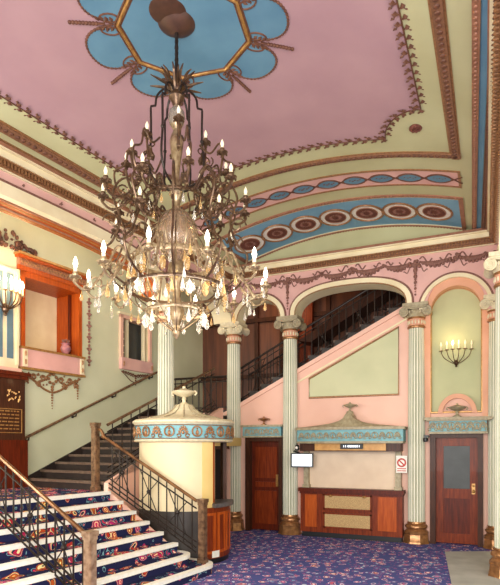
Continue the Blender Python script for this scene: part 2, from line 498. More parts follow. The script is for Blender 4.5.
_run(mb, .014, .02, -1.0, 10.28, .015, 1, 24)
for i in range(110): mb.blob(V(.005, 2.0+8.2*i/109, .03), (.022,.024,.014), 0, 6, 4)
struct(mb.build('trim_28', ['cornice_red','gold_brown']))

# ---- back arcade wall with lunette
def arch(x0, x1, zs, rise, n=24, ex=2.0):
    c = (x0+x1)/2; hw = (x1-x0)/2; r = []
    for i in range(n+1):
        t = PI-PI*i/n; cx, sx = math.cos(t), math.sin(t)
        r.append((c+hw*math.copysign(abs(cx)**(2/ex), cx), zs+rise*abs(sx)**(2/ex)))
    return r
ZS = 4.43
poly = [(-5.15,ZS)]+arch(-4.79,-3.82,ZS,.42)+arch(-3.50,-1.33,ZS,.48,32,2.5)+[(-1.01,ZS),(-1.01,4.2)]
poly += arch(-.99,.02,4.25,.62)[0:] + [(.04,4.2),(.6,4.2),(.6,5.5),(-5.15,5.5)]
mb = MB(); mb.prism(poly, -.15, .2, back)
struct(mb.build('wall_back', 'pink_frieze'))
mb = MB(); lp = [(V(1-i/40, 10.3)[0], V(1-i/40, 10.3)[2]+.05) for i in range(41)]
mb.prism([(-5.1,5.5),(.5,5.5)]+[(.5,5.62)]+lp+[(-5.1,5.62)], -.1, .2, back); struct(mb.build('wall_back_lunette', 'green_plaster'))

def archring(mb, x0, x1, zs, rise, w, d0, d1, fr, mi=0, ex=2.0, n=32):
    a = arch(x0+.012, x1-.012, zs, rise-.012, n, ex); b = arch(x0-w, x1+w, zs, rise+w, n, ex)
    for i in range(n):
        q = [a[i], a[i+1], b[i+1], b[i]]
        mb.add([fr(p, z, d0) for p, z in q]+[fr(p, z, d1) for p, z in q], [(0,1,2,3),(7,6,5,4),(0,4,5,1),(2,6,7,3)]+([(0,3,7,4)] if i == 0 else [])+([(1,5,6,2)] if i == n-1 else []), mi)
def archline(mb, x0, x1, zs, rise, r, d, fr, mi=0, ex=2.0, n=40):
    mb.tube([fr(p, z, d) for p, z in arch(x0, x1, zs, rise, n, ex)], r, 6, mi)
mb = MB()
for x0, x1, rise, ex in ((-4.79,-3.82,.42,2.0),(-3.50,-1.33,.48,2.5)):
    archring(mb, x0, x1, ZS, rise, .10, -.19, .22, back, 0, ex)
    archline(mb, x0-.115, x1+.115, ZS, rise+.115, .02, -.17, back, 1, ex)
    archline(mb, x0, x1, ZS, rise, .012, -.19, back, 2, ex)
struct(mb.build('trim_1', ['cream','ornament_mauve','gold_brown']))

# lower wall under the rising stair
def strz(x): return 3.30+.505*(x+3.5)
poly = [(-5.75,0),(-4.66,0),(-4.66,1.98),(-3.86,1.98),(-3.86,0),(-1.17,0),(-1.17,strz(-1.17)),(-5.15,strz(-5.15)),(-5.75,strz(-5.15))]
mb = MB(); mb.prism(poly, .06, .24, back); struct(mb.build('wall_back_lower', 'pink_wall'))
mb = MB()
P = [(-1.2,strz(-1.2)),(-1.2,strz(-1.2)+.09),(-5.2,strz(-5.2)+.09),(-5.75,strz(-5.2)+.09),(-5.75,strz(-5.2)),(-5.2,strz(-5.2))]
mb.prism(P, .02, .26, back)
P = [(-1.2,strz(-1.2)-.2),(-1.2,strz(-1.2)-.16),(-3.6,strz(-3.6)-.16),(-3.6,strz(-3.6)-.2)]
mb.prism(P, .04, .08, back, 1)
struct(mb.build('trim_2', ['pink_wall','cream']))
mb = MB(); pp = [(-3.27,2.78),(-1.50,2.78),(-1.50,4.06),(-3.27,3.17)]
mb.prism(pp, .045, .07, back, 0)
mb.tube([back(p, z, .04) for p, z in pp], .022, 6, 1, True)
struct(mb.build('trim_3', ['panel_green','gold_brown']))

# niche bay: wall with arched recess
mb = MB()
for x0, x1, z0, z1 in ((-1.17,-.92,0,4.25),(-.05,.6,0,4.25),(-.92,-.05,1.95,2.40)): mb.box((x0,10.36,z0),(x1,10.5,z1))
struct(mb.build('wall_back_niche', 'pink_wall'))
mb = MB(); mb.prism([(-1.0,2.3),(.05,2.3),(.05,4.85),(-1.0,4.85)], .12, .24, back); struct(mb.build('wall_niche_panel', 'niche_green'))
mb = MB(); archring(mb, -.92, -.05, 4.25, .44, .14, -.12, .14, back, 0); archring(mb, -1.06, .09, 4.25, .58, .07, -.18, .0, back, 1)
archline(mb, -1.12, .15, 4.25, .65, .02, -.17, back, 2)
for x in (-.99, .02):
    mb.box((x-.065,10.32,2.33),(x+.065,10.43,4.25), None, 0)
pts = [back(-.92, 2.42, .05), back(-.92, 4.25, .05)]+[back(p, z, .05) for p, z in arch(-.92,-.05,4.25,.44,24)]+[back(-.05, 4.25, .05), back(-.05, 2.42, .05)]
mb.tube(pts, .016, 6, 3); mb.tube([back(-.92,2.42,.05), back(-.05,2.42,.05)], .016, 6, 3)
struct(mb.build('trim_4', ['salmon','cream','ornament_mauve','gold']))

# ---- left arcade
UC = 2.25
poly = [(-.2,ZS)]+[(.16,ZS)]+arch(.17,UC-.16,ZS,.46,28,2.3)+arch(UC+.16,UC+5.7,ZS,.56,60,3.4)+[(UC+6.2,ZS),(UC+6.2,5.5),(-.2,5.5)]
mb = MB(); mb.prism(poly, 0.0, .38, leftp); struct(mb.build('wall_left_arcade', 'pink_frieze'))
mb = MB()
archring(mb, .17, UC-.16, ZS, .46, .12, -.05, .40, leftp, 0, 2.3)
archring(mb, UC+.16, UC+5.7, ZS, .56, .15, -.05, .06, leftp, 0, 3.4, 60)
archring(mb, UC+.16, UC+5.7, ZS, .56, .15, .06, .42, leftp, 1, 3.4, 60)
for d, r, mi in ((.09,.025,2),(.18,.018,3),(.28,.03,2),(.37,.02,3)): archline(mb, UC+.16, UC+5.7, ZS, .56, r, d, leftp, mi, 3.4, 80)
archline(mb, UC-.01, UC+5.87, ZS, .73, .02, -.03, leftp, 4, 3.4, 80)
archline(mb, .03, UC-.02, ZS, .60, .02, -.03, leftp, 4, 2.3)
struct(mb.build('trim_5', ['cream','orange_wood','cornice_red','gold','ornament_mauve']))

# front-left pier closing the big arch
mb = MB(); mb.box((UC+5.75,-.1,0),(UC+6.3,.5,ZS+.05), left); struct(mb.build('wall_left_pier', 'cream'))

# ---- right arcade
mb = MB()
poly = [(10.5,4.25)]+[(y, z) for y, z in arch(8.25,10.14,4.3,.45,24)][::-1]+[(y, z) for y, z in arch(3.0,7.95,4.43,.5,40,3.0)][::-1]+[(2.5,4.43),(2.5,5.5),(10.5,5.5)]
mb.prism(poly, 0, .35, rightf); struct(mb.build('wall_right_arcade', 'pink_frieze'))
mb = MB()
archring(mb, 8.25, 10.14, 4.3, .45, .1, -.03, .37, rightf, 0); archring(mb, 3.0, 7.95, 4.43, .5, .1, -.03, .37, rightf, 0, 3.0, 40)
struct(mb.build('trim_6', 'cream'))
mb = MB(); mb.box((2.2,2.5,0),(2.35,12.6,6)); struct(mb.build('wall_right', 'wall_green'))
mb = MB(); mb.box((.55,2.5,5.4),(2.3,12.6,5.5)); struct(mb.build('ceiling_right_aisle', 'cream'))

# ---- cornice all round
mb = MB()
def cornice(fr, a, b, sgn, extra=0):
    # fr(along, out, z)
    for o0, z0, z1, mi in ((.04,5.30,5.315,1),(.06,5.315,5.335,2),(.05,5.335,5.40,0),(.10,5.40,5.42,2),(.12,5.42,5.50,1),(.165,5.50,5.52,1),(.18,5.52,5.56,0)):
        mb.box((a, -o0, z0), (b, .02, z1), fr, mi)
    n = int(abs(b-a)/.05)
    for i in range(n):
        x = a+(b-a)*(i+.25)/n; x2 = a+(b-a)*(i+.75)/n
        mb.box((x, -.09, 5.345), (x2, -.05, 5.398), fr, 4)
cornice(lambda a, o, z: back(a, z, o-.15), -4.95, .2, 1)
cornice(lambda a, o, z: left(a, o, z), -.05, UC+6.2, 1)
cornice(lambda a, o, z: (.2+o, a, z), 2.5, 10.2, 1)
struct(mb.build('trim_7', ['cornice_red','cream','gold_brown','frame_brown','gold_brown']))
# carved running ornament on the right cornice soffit
mb = MB()
for i in range(90):
    y = 4.0+6.1*i/89
    mb.blob((.10, y, 5.40), (.04,.03,.03), 0, 6, 4); mb.blob((.16, y+.03, 5.32), (.03,.025,.03), 0, 6, 4)
struct(mb.build('trim_8', 'gold_brown'))

# garlands on the frieze
mb = MB()
def cluster(fr, p, z, d, s, n=16):
    for k in range(n):
        a = random.uniform(0, 2*PI); r = s*random.uniform(.1, 1)
        mb.blob(fr(p+r*math.cos(a), z+r*math.sin(a)*.8, d-random.uniform(.0,.015)), (s*.3,s*.22,s*.3), 0, 6, 4)
def ribbon(fr, p, z, d, s, sg):
    mb.tube([fr(p+sg*(s*.4+.02+s*1.5*t), z+s*.5+s*.35*math.sin(t*7)-s*.3*t, d) for t in [i/14 for i in range(15)]], .013, 5)
    mb.tube([fr(p+sg*(s*.3+s*1.2*t), z-s*.2-s*1.0*t+s*.3*math.sin(t*8), d) for t in [i/12 for i in range(13)]], .009, 5)
def swag(fr, p0, p1, z, sag, d, n=15):
    for i in range(n+1):
        t = i/n; pz = z-sag*4*t*(1-t); s = .022+.026*math.sin(PI*t)
        mb.blob(fr(p0+(p1-p0)*t, pz, d), (s,s*.7,s), 0, 6, 4)
        if i % 2: mb.blob(fr(p0+(p1-p0)*t+.01, pz-s*1.1, d), (s*.7,s*.6,s*.7), 0, 6, 4); 
def drop(fr, p, z0, z1, d, n=9):
    for i in range(n):
        t = i/(n-1); s = .045*(1-.6*t)*(1.0 if i % 2 else .7)
        mb.blob(fr(p, z0+(z1-z0)*t, d), (s,s*.7,s*1.1), 0, 6, 4)
dB = -.165
centers = [(-4.55,5.15,.06),(-3.66,5.16,.10),(-2.95,5.19,.065),(-2.35,5.19,.10),(-1.75,5.19,.065),(-1.17,5.15,.11),(-.48,5.15,.10),(.08,5.13,.06)]
for p, z, s in centers:
    cluster(back, p, z, dB, s)
    for sg in (1,-1): ribbon(back, p, z, dB, s*1.3, sg)
for i in range(len(centers)-1):
    a, b = centers[i], centers[i+1]; swag(back, a[0]+a[2]*.8, b[0]-b[2]*.8, 5.17, .055, dB)
for p in (-3.66,-1.17): drop(back, p, 5.08, 4.58, dB-.01, 10)
def dL(p, z, d): return left(p, d, z)
ul = [(.15,5.16),(1.12,5.18),(UC,5.16)]
for p, z in ul: cluster(leftp, p, z, -.015, .07)
for i in range(2): swag(leftp, ul[i][0]+.06, ul[i+1][0]-.06, 5.17, .05, -.015)
drop(leftp, UC, 5.08, 4.6, -.02, 9)
for k in range(9): cluster(leftp, UC+.5+.6*k, 5.23, -.015, .035, 8)
struct(mb.build('trim_9', 'ornament_mauve'))

# ------------------------------------------------------------------ columns
def column(x, y, label, seg=96, stone='capital_stone', fr=None, rot=0):
    t = thing('column', (x, y, 0), label, 'column', 'fluted columns of the hall')
    c = (x, y, 0); nf = 18
    # shaft with flutes
    mb = MB(); prof = [(.152,.36),(.155,.8),(.152,2.0),(.145,3.2),(.136,4.0)]
    per = 6; seg = nf*per; mod = lambda i: (1.0, 1.0, 1.0, .91, .86, .91)[i % per]
    k = seg; vs = []; fs = []; ms = []
    for r, z in prof:
        for i in range(k):
            a = 2*PI*i/k; q = r*mod(i); vs.append((x+q*math.cos(a), y+q*math.sin(a), z))
    f1 = []; f2 = []
    for j in range(len(prof)-1):
        for i in range(k):
            i2 = (i+1) % k; f = (j*k+i, j*k+i2, (j+1)*k+i2, (j+1)*k+i)
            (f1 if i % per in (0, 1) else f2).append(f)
    mb.add(vs, f1, 0); mb.add(vs, f2, 1); mb.build('shaft', ['column_ridge','groove_shade'], t)
    # base
    mb = MB(); mb.lathe([(.155,.40),(.165,.395),(.168,.375),(.16,.36),(.185,.345),(.20,.32),(.20,.295),(.185,.275),(.175,.255),(.195,.235),(.215,.215),(.215,.2)][::-1], c, 32)
    mb.build('base', 'bronze', t)
    mb = MB(); mb.lathe([(.25,0.001),(.25,.03),(.235,.05),(.225,.17),(.235,.185),(.22,.205)], c, 8, PI/8, PI/8+2*PI)
    mb.build('plinth', 'bronze', t)
    # necking
    mb = MB(); mb.lathe([(.137,3.98),(.16,3.99),(.165,4.01),(.15,4.03)], c, 32, mi=1); mb.lathe([(.148,4.03),(.15,4.15)], c, 32, mi=0, caps=False)
    for i in range(16):
        a = 2*PI*i/16
        mb.blob((x+.15*math.cos(a), y+.15*math.sin(a), 4.09), (.018,.018,.04), 2, 6, 4)
    mb.lathe([(.15,4.15),(.165,4.16),(.165,4.18),(.15,4.19)], c, 32, mi=1)
    mb.build('necking', ['neck_pink','bronze','capital_cream'], t)
    # ionic capital
    mb = MB(); mb.lathe([(.15,4.18),(.18,4.22),(.2,4.27),(.19,4.31),(.16,4.33)], c, 32)
    mb.box((x-.20,y-.20,4.33),(x+.20,y+.20,4.37)); mb.box((x-.225,y-.215,4.37),(x+.225,y+.215,4.43))
    for sx in (1,-1):
        cx = x+sx*.205; cz = 4.27
        # baluster side of the volute
        mb.tube([(cx, y-.2, cz),(cx, y-.12, cz),(cx, y-.02, cz),(cx, y+.02, cz),(cx, y+.12, cz),(cx, y+.2, cz)], [.085,.078,.05,.05,.078,.085], 18)
        for sy in (1,-1):
            sp = []
            for i in range(40):
                w = i*.4; r = .085*math.exp(-w*.12)
                sp.append((cx+sx*r*math.sin(w)*1.0, y+sy*.205, cz+r*math.cos(w)))
            mb.tube(sp, .011, 5); mb.blob((cx, y+sy*.205, cz), .018, 0, 8, 5)
    for sy in (1,-1):
        mb.tube([(x-.205,y+sy*.205,4.355),(x-.1,y+sy*.205,4.33),(x,y+sy*.205,4.32),(x+.1,y+sy*.205,4.33),(x+.205,y+sy*.205,4.355)], .014, 6)
        for i in range(5): mb.blob((x-.1+.05*i, y+sy*.19, 4.27), (.02,.02,.035), 0, 6, 4)
    mb.build('capital', stone, t)
    return t
column(CX[0], 10.3, 'fluted cream column with a pale capital at the corner behind the round kiosk', stone='capital_cream')
column(CX[1], 10.3, 'fluted cream column between the panelled dark door and the ticket counter')
column(CX[2], 10.3, 'fluted cream column between the ticket counter and the glazed door')
column(CX[3], 10.3, 'fluted column just right of the glazed door, half hidden by a nearer column', stone='capital_cream')
p = left(UC, 0, 0); column(p[0], p[1], 'fluted cream column rising out from behind the domed roof of the kiosk', stone='capital_cream')
column(.27, 8.1, 'nearest fluted column, cut by the right edge of the photo beside the grey mat', stone='capital_cream')

# ------------------------------------------------------------------ left wall and its openings
WN = 2.1
mb = MB()
mb.prism([(-2.3,0),(9.2,0),(9.2,3.54),(3.69,3.54),(3.69,4.90),(2.33,4.90),(2.33,3.54),(1.22,3.69),(1.22,4.58),(.36,4.58),(.36,3.69),(1.22,3.69),(2.33,3.54),(9.2,3.54),(9.2,6.1),(-2.3,6.1)], WN, WN+.2, leftp) if False else None
def rect(u0, u1, z0, z1, mi=0): mb.box((u0, WN, z0), (u1, WN+.2, z1), left, mi)
rect(-2.3,.36,0,6.1); rect(.36,1.22,0,3.69); rect(.36,1.22,4.58,6.1); rect(1.22,2.33,0,6.1); rect(2.33,3.69,0,3.54); rect(2.33,3.69,4.9,6.1); rect(3.69,9.2,0,6.1)
struct(mb.build('wall_left', 'wall_green'))
mb = MB(); mb.box((-2.3,.38,6.0),(9.2,WN+.3,6.1), left); struct(mb.build('ceiling_left_aisle', 'cream'))

# box opening
w1 = thing('window_1', left(3.0, WN, 3.54), 'large wood lined box opening with a pink balcony front on the green wall', 'window'); w1['kind'] = 'structure'
mb = MB()
mb.box((3.61,WN-.03,3.54),(3.69,WN+.62,4.90), left); mb.box((2.33,WN-.03,3.54),(2.41,WN+.62,4.90), left); mb.box((2.33,WN-.03,4.80),(3.69,WN+.62,4.90), left)
mb.box((2.41,WN+.18,3.54),(2.44,WN+.25,4.80), left, 1)
mb.build('window_lining', ['orange_wood','door_wood'], w1)
mb = MB(); mb.box((2.3,WN+.62,3.4),(3.8,WN+.66,5.0), left); mb.box((2.3,WN+.2,3.48),(3.8,WN+.64,3.53), left); mb.build('box_interior', 'cream', w1)
mb = MB(); mb.box((2.26,WN-.05,4.90),(3.76,WN+.05,4.98), left, 0); mb.box((2.26,WN-.07,4.98),(3.76,WN+.05,5.10), left, 1); mb.box((2.22,WN-.13,5.10),(3.8,WN+.05,5.14), left, 0); mb.box((2.2,WN-.16,5.14),(3.82,WN+.05,5.18), left, 2)
for i in range(44):
    u = 2.3+1.42*i/43; mb.blob(left(u, WN-.075, 5.04+(.012 if i % 2 else -.012)), (.024,.015,.034), 3, 6, 4)
mb.build('window_head', ['orange_wood','cornice_red','gold','gold_brown'], w1)
mb = MB(); mb.box((2.33,WN-.10,3.17),(3.73,WN-.0,3.54), left, 0); mb.box((2.32,WN-.12,3.51),(3.74,WN,3.55), left, 1); mb.box((2.32,WN-.12,3.15),(3.74,WN,3.19), left, 1)
for i in range(48):
    u = 2.50+1.08*i/47; mb.box((u,WN-.106,3.2),(u+.011,WN-.10,3.50), left, 0)
for u in (2.35, 3.62):
    mb.box((u,WN-.115,3.2),(u+.09,WN-.1,3.5), left, 3)
    for z in (3.28, 3.43): mb.blob(left(u+.045, WN-.118, z), (.03,.014,.05), 2, 8, 5)
mb.build('balcony_front', ['pink_frieze','gold','gold_brown','cream'], w1)
# smaller window
w2 = thing('window_2', left(.8, WN, 3.69), 'smaller pink framed window above the stair handrail on the green wall', 'window'); w2['kind'] = 'structure'
mb = MB()
for a, b in (((.30,3.69),(.37,4.64)),((1.21,3.69),(1.29,4.64)),((.30,4.57),(1.29,4.64))): mb.box((a[0],WN-.05,a[1]),(b[0],WN+.22,b[1]), left, 0)
mb.box((.26,WN-.07,4.64),(1.33,WN+.05,4.69), left, 1); mb.box((.30,WN-.09,3.46),(1.29,WN,3.71), left, 2)
for u in (.33,1.22): mb.blob(left(u+.02, WN-.095, 3.58), (.03,.014,.06), 3, 8, 5)
for u in (.37,.47,1.0,1.19): mb.box((u,WN+.0,3.7),(u+.025,WN+.1,4.57), left, 1)
mb.build('window_frame', ['pink_wall','cream','pink_frieze','gold_brown'], w2)
mb = MB(); mb.box((.36,WN+.16,3.69),(1.22,WN+.2,4.58), left, 0); mb.box((1.02,WN+.12,3.72),(1.19,WN+.16,4.5), left, 1)
for z in (3.85,4.0,4.15,4.3): mb.box((1.02,WN+.11,z),(1.19,WN+.12,z+.02), left, 2)
mb.build('window_pane', ['glass_dark','dark_wood','cream'], w2)

# plaster ornaments on the green wall
mb = MB()
def scroll(u, z, r, sg, turn=1, n=26):
    return [leftp(u+sg*r*math.cos(i*.36*turn)*math.exp(-i*.035), z+r*math.sin(i*.36*turn)*math.exp(-i*.035), WN-.02) for i in range(n)]
c0 = 3.03
for sg in (1,-1):
    mb.tube(spline([leftp(c0+sg*q, z, WN-.015) for q, z in ((.04,2.80),(.2,2.86),(.38,2.98),(.56,3.06),(.66,3.12))], 5), .021, 6)
    mb.tube(spline([leftp(c0+sg*q, z, WN-.015) for q, z in ((.08,3.12),(.2,3.0),(.36,2.96),(.5,3.06))], 5), .016, 6)
    for q, z, r in ((.2,3.04,.06),(.4,3.05,.055),(.55,2.98,.05),(.3,2.92,.05)): mb.tube(scroll(c0+sg*q, z, r, sg), .016, 5)
    for k in range(18): mb.blob(leftp(c0+sg*random.uniform(.1,.64), random.uniform(2.92,3.13), WN-.02), (.022,.014,.02), 0, 6, 4)
    for i in range(6): mb.blob(leftp(c0+sg*.6, 2.98-.05*i, WN-.02), .02*(1-.1*i)+.006, 0, 6, 4)
for k in range(14): mb.blob(leftp(c0+.09*math.cos(k*.9), 3.05+.09*math.sin(k*.9), WN-.03), .032, 0, 6, 4)
for i in range(9): mb.blob(leftp(c0, 2.9-.05*i, WN-.02), .032*(1-.08*i), 0, 6, 4)
struct(mb.build('trim_10', 'gold_brown'))
mb = MB()
for i in range(18):
    z = 4.75-1.32*i/17; s = (.032,.048,.03)[i % 3]
    mb.blob(leftp(2.14, z, WN-.02), (s,.025,s), 0, 7, 4)
    if i % 3 == 1:
        for sg in (1,-1): mb.blob(leftp(2.14+sg*.045, z+.01, WN-.02), (.025,.015,.02), 0, 6, 4)
struct(mb.build('trim_11', 'ornament_mauve'))
mb = MB()
for sg in (1,-1):
    for k in range(5): mb.tube(scroll(.8+sg*(.08+.075*k), 3.36+.012*k, .045-.004*k, sg), .009, 5)
    mb.tube(spline([leftp(.8+sg*q, z, WN-.015) for q, z in ((0,3.2),(.15,3.24),(.3,3.34),(.44,3.42))], 4), .010, 5)
for i in range(5): mb.blob(leftp(.8, 3.36-.05*i, WN-.02), .03-.004*i, 0, 6, 4)
struct(mb.build('trim_12', 'ornament_brown'))
mb = MB()                                                   # carved crest over the box opening
for k in range(80):
    t = random.random(); s = random.uniform(.02,.045); u = 3.40+.95*t; h = .34*(1-abs(t-.55)*1.3)
    mb.blob(leftp(u, 5.2+random.uniform(.0,max(.05,h)), WN-.04-random.uniform(0,.02)), (s,.03,s), 0, 6, 4)
for sg in (1,-1): mb.tube(scroll(3.92+sg*.2, 5.3, .10, sg), .016, 5)
struct(mb.build('trim_13', 'ornament_brown'))
# pilaster on the green wall with a blue inset
mb = MB(); mb.box((3.80,WN-.1,3.12),(4.30,WN,4.85), left, 0); mb.box((3.90,WN-.11,3.3),(4.02,WN-.09,4.75), left, 1); mb.box((3.80,WN-.12,3.2),(3.85,WN,4.85), left, 0); mb.box((3.76,WN-.14,3.06),(4.34,WN,3.14), left, 2)
mb.box((4.10,WN-.11,3.3),(4.22,WN-.09,4.75), left, 1)
struct(mb.build('trim_14', ['cream','slate_blue','pink_wall']))

# honours board on the landing
hb = thing('honours_board', left(4.2, 1.95, 1.09), 'dark wooden honours board with gilt lettering against the green wall', 'board')
mb = MB(); mb.box((3.74,1.9,1.09),(4.9,2.08,3.0), left, 0); mb.build('panel', ['dark_wood'], hb)
mb = MB(); mb.box((3.68,1.82,3.0),(4.95,2.09,3.06), left); mb.box((3.71,1.86,2.94),(4.92,2.09,3.0), left); mb.build('moulding', 'door_wood', hb)
mb = MB(); mb.box((3.71,1.86,1.09),(4.92,2.09,1.9), left); mb.build('dado', 'door_wood', hb)
mb = MB()
for z in (2.02, 2.42): mb.box((3.80,1.89,z),(4.80,1.9,z+.012), left)
for u in (3.80, 4.79): mb.box((u,1.89,2.02),(u+.012,1.9,2.432), left)
for z in (2.08,2.14,2.2,2.26,2.32,2.38):
    u = 3.86
    while u < 4.7:
        w = random.uniform(.03,.10); mb.box((u,1.893,z),(u+w,1.9,z+.02), left); u += w+.025
for k in range(26):
    mb.blob(left(3.95+random.uniform(-.1,.14), 1.895, 2.55+random.uniform(0,.2)), (.022,.008,.018), 0, 6, 4)
mb.build('gilt_lettering', 'gold', hb)

# ------------------------------------------------------------------ stairs
RZ = .136
def nk(k): return -1.89+.267*(k-1)
st = thing('staircase', left(4.5, -1, 0), 'wide carpeted staircase with white nosings rising to the landing', 'staircase')
UE = 8.6
def endu(k): return 3.62 if k > 2 else (3.46, 3.56)[k-1] if False else (3.62 if k > 2 else 3.52 if k == 2 else 3.34)
for k in range(1, 9):
    n0 = nk(k); n1 = nk(k+1)+.02 if k < 8 else .05; e = endu(k)
    poly = [(UE, n0)]
    if k <= 2:
        r = .26
        for i in range(9):
            a = PI/2*i/8; poly.append((e+r-r*math.sin(a), n0+r-r*math.cos(a)))
        poly.append((e, n1+.25))
    else: poly.append((e, n0)); poly.append((e, n1))
    poly.append((UE, poly[-1][1]))
    mb = MB(); mb.prism(poly, .0 if k == 1 else RZ*(k-1)-.02, RZ*k, lambda u, n, z: left(u, n, z))
    s = mb.build('step', 'carpet_stair', st)
    mb = MB()                                          # white nosing follows the front edge
    edge = poly[:-2] if k <= 2 else poly[:2]
    if k <= 2: edge = poly[:-1]
    inn = []
    for i, (u, n) in enumerate(edge):
        pu, pn = edge[max(i-1,0)]; qu, qn = edge[min(i+1,len(edge)-1)]
        tu, tn = qu-pu, qn-pn; ll = math.hypot(tu, tn) or 1; inn.append((-tn/ll, tu/ll))
    for i in range(len(edge)-1):
        q = []
        for j in (i, i+1):
            (u, n), (au, an) = edge[j], inn[j]
            q.append(((u-au*-.018*-1*0-(-au)*-.0, n), (au, an)))
        pts = []
        for (u, n), (au, an) in q:
            # outward is towards -n / -u
            sgn = -1 if (an > 0 or (abs(an) < 1e-6 and au > 0)) else 1
            ou, on = au*sgn, an*sgn
            pts.append(((u+ou*.018, n+on*.018), (u-ou*.075, n-on*.075)))
        (a, b), (c, d) = pts
        z1, z0 = RZ*k+.006, RZ*k-.045
        quad = [a, c, d, b]
        mb.add([left(u, n, z0) for u, n in quad]+[left(u, n, z1) for u, n in quad], [(0,1,2,3),(7,6,5,4),(0,4,5,1),(1,5,6,2),(2,6,7,3),(3,7,4,0)])
    mb.build('nosing', 'white', s)
mb = MB(); mb.box((3.62,.0,0.9),(9.0,WN,1.088), left); mb.build('landing', 'carpet_stair', st)
mb = MB(); mb.box((3.56,-1.8,0),(3.62,0.0,.1), left)
poly = [(-1.6,0),(.0,0),(.0,1.07),(nk(8),1.07),(nk(3),RZ*2)]
mb.prism([(n, z) for n, z in poly], 3.585, 3.62, lambda n, z, u: left(u, n, z)); mb.build('string_board', 'pink_wall', st)

# dark second flight along the green wall
s2 = thing('staircase', left(2, 1, 1.09), 'dark upper flight of stairs climbing beside the green wall', 'staircase')
for k in range(1, 11):
    u0 = 3.6-.32*(k-1)
    mb = MB(); mb.box((u0-.34 if k < 10 else -.1, .12, 1.0+RZ*(k-1)-.03), (u0, WN-.005, 1.09+RZ*k), left); s = mb.build('step', 'dark_stair', s2)
    mb = MB(); mb.box((u0-.09,.11,1.09+RZ*k-.035),(u0+.03,WN-.04,1.09+RZ*k+.008), left); mb.build('nosing', 'dark_nosing', s)
mb = MB(); mb.prism([(3.62,0),(3.62,1.12),(3.6,1.24),(.4,2.62),(.4,0)], 0.0, .115, lambda u, z, n: left(u, n, z)) if False else None
mb.prism([(3.62,0.0),(3.62,1.22),(.38,2.6),(.38,2.1),(2.0,2.02),(2.0,0)], .02, .115, lambda u, z, n: left(u, n, z)); mb.build('string_board', 'pink_wall', s2)
mb = MB(); mb.prism([(3.70,1.09),(3.70,1.2),(.3,2.66),(-.2,2.66),(-.2,2.3),(.6,2.3),(3.2,1.09)], WN-.035, WN-.004, lambda u, z, n: left(u, n, z)); mb.build('wall_string', 'dark_stair', s2)
mb = MB(); mb.box((-2.2,.0,2.3),(-.32,WN,2.45), left); mb.build('landing', 'dark_stair', s2)

# third flight behind the back arcade
s3 = thing('staircase', (-3.5,11.4,2.45), 'dark uppermost flight of stairs rising behind the columns', 'staircase')
for k in range(1, 16):
    x0 = -5.5+.27*(k-1); mb = MB(); mb.box((x0,10.56,2.3+RZ*(k-1)),(x0+.30,12.1,2.45+RZ*k)); s = mb.build('step', 'dark_stair', s3)
    mb = MB(); mb.box((x0-.03,10.57,2.45+RZ*k-.03),(x0+.04,12.1,2.45+RZ*k+.008)); mb.build('nosing', 'dark_nosing', s)
mb = MB(); mb.box((-8.4,12.3,0),(2.3,12.5,6.2)); struct(mb.build('wall_stair', 'stair_back'))
mb = MB(); mb.box((-8.4,10.5,5.9),(2.3,12.5,6.1)); struct(mb.build('ceiling_stair', 'dark_wood'))
mb = MB()
for x in (-5.3,-4.62,-4.05,-3.45,-2.6,-1.8): mb.box((x,12.22,2.4),(x+.1,12.31,5.9))
mb.box((-7.5,12.2,3.5),(.4,12.31,3.6)); mb.box((-7.5,12.2,4.9),(.4,12.31,5.0))
struct(mb.build('trim_15', 'dark_wood'))
mb = MB()                                              # tall salmon pilaster in the stair hall
mb.box((-4.12,12.1,2.4),(-3.75,12.25,5.9)); struct(mb.build('trim_16', 'wood'))
mb = MB(); mb.prism([(-3.6,4.15),(-1.0,5.6),(-1.0,5.8),(-3.9,4.2)], 1.2, 1.85, back); struct(mb.build('trim_17', 'dark_wood'))

# ------------------------------------------------------------------ balustrades
def balustrade(t, P0, P1, h, nv, xs, rail='rail_brass', metal='iron', low=True, over0=None, over1=None):
    """iron balustrade between two points on the stair line"""
    P0, P1 = Vector(P0), Vector(P1); up = Vector((0,0,1))
    q = lambda s, z: P0+(P1-P0)*s+up*z
    d = (P1-P0); side = Vector((-d.y, d.x, 0)).normalized()
    mb = MB(); pts = [q(0,h)]+([] if not over0 else [])
    pts = (over0 or [])+[q(0,h), q(1,h)]+(over1 or [])
    vs = [Vector(p) for p in pts]
    vs = spline(vs, 4) if len(vs) > 2 else vs
    mb.tube(vs, .025, 8); mb.build('handrail', rail, t)
    mb = MB()
    for z in ((.06, .13, .21, h-.11) if low else (.12, h-.12)): mb.tube([q(0,z), q(1,z)], .012, 6)
    mb.build('rail', metal, t)
    for i in range(nv):
        s = (i+.5)/nv
        mb = MB(); mb.tube([q(s,.06), q(s,h-.02)], .011, 6); mb.build('baluster', metal, t)
    for a, b in xs:
        m = (a+b)/2; zc = (.2+h-.11)/2
        mb = MB()
        mb.tube([q(a,.2), q(b,h-.11)], .008, 5); mb.tube([q(a,h-.11), q(b,.2)], .008, 5)
        mb.blob(q(m,zc), (.035,.035,.035), 0, 8, 5)
        mb.tube([q(m,.2), q(m,h-.11)], .008, 5)
        mb.build('cross_panel', metal, t)
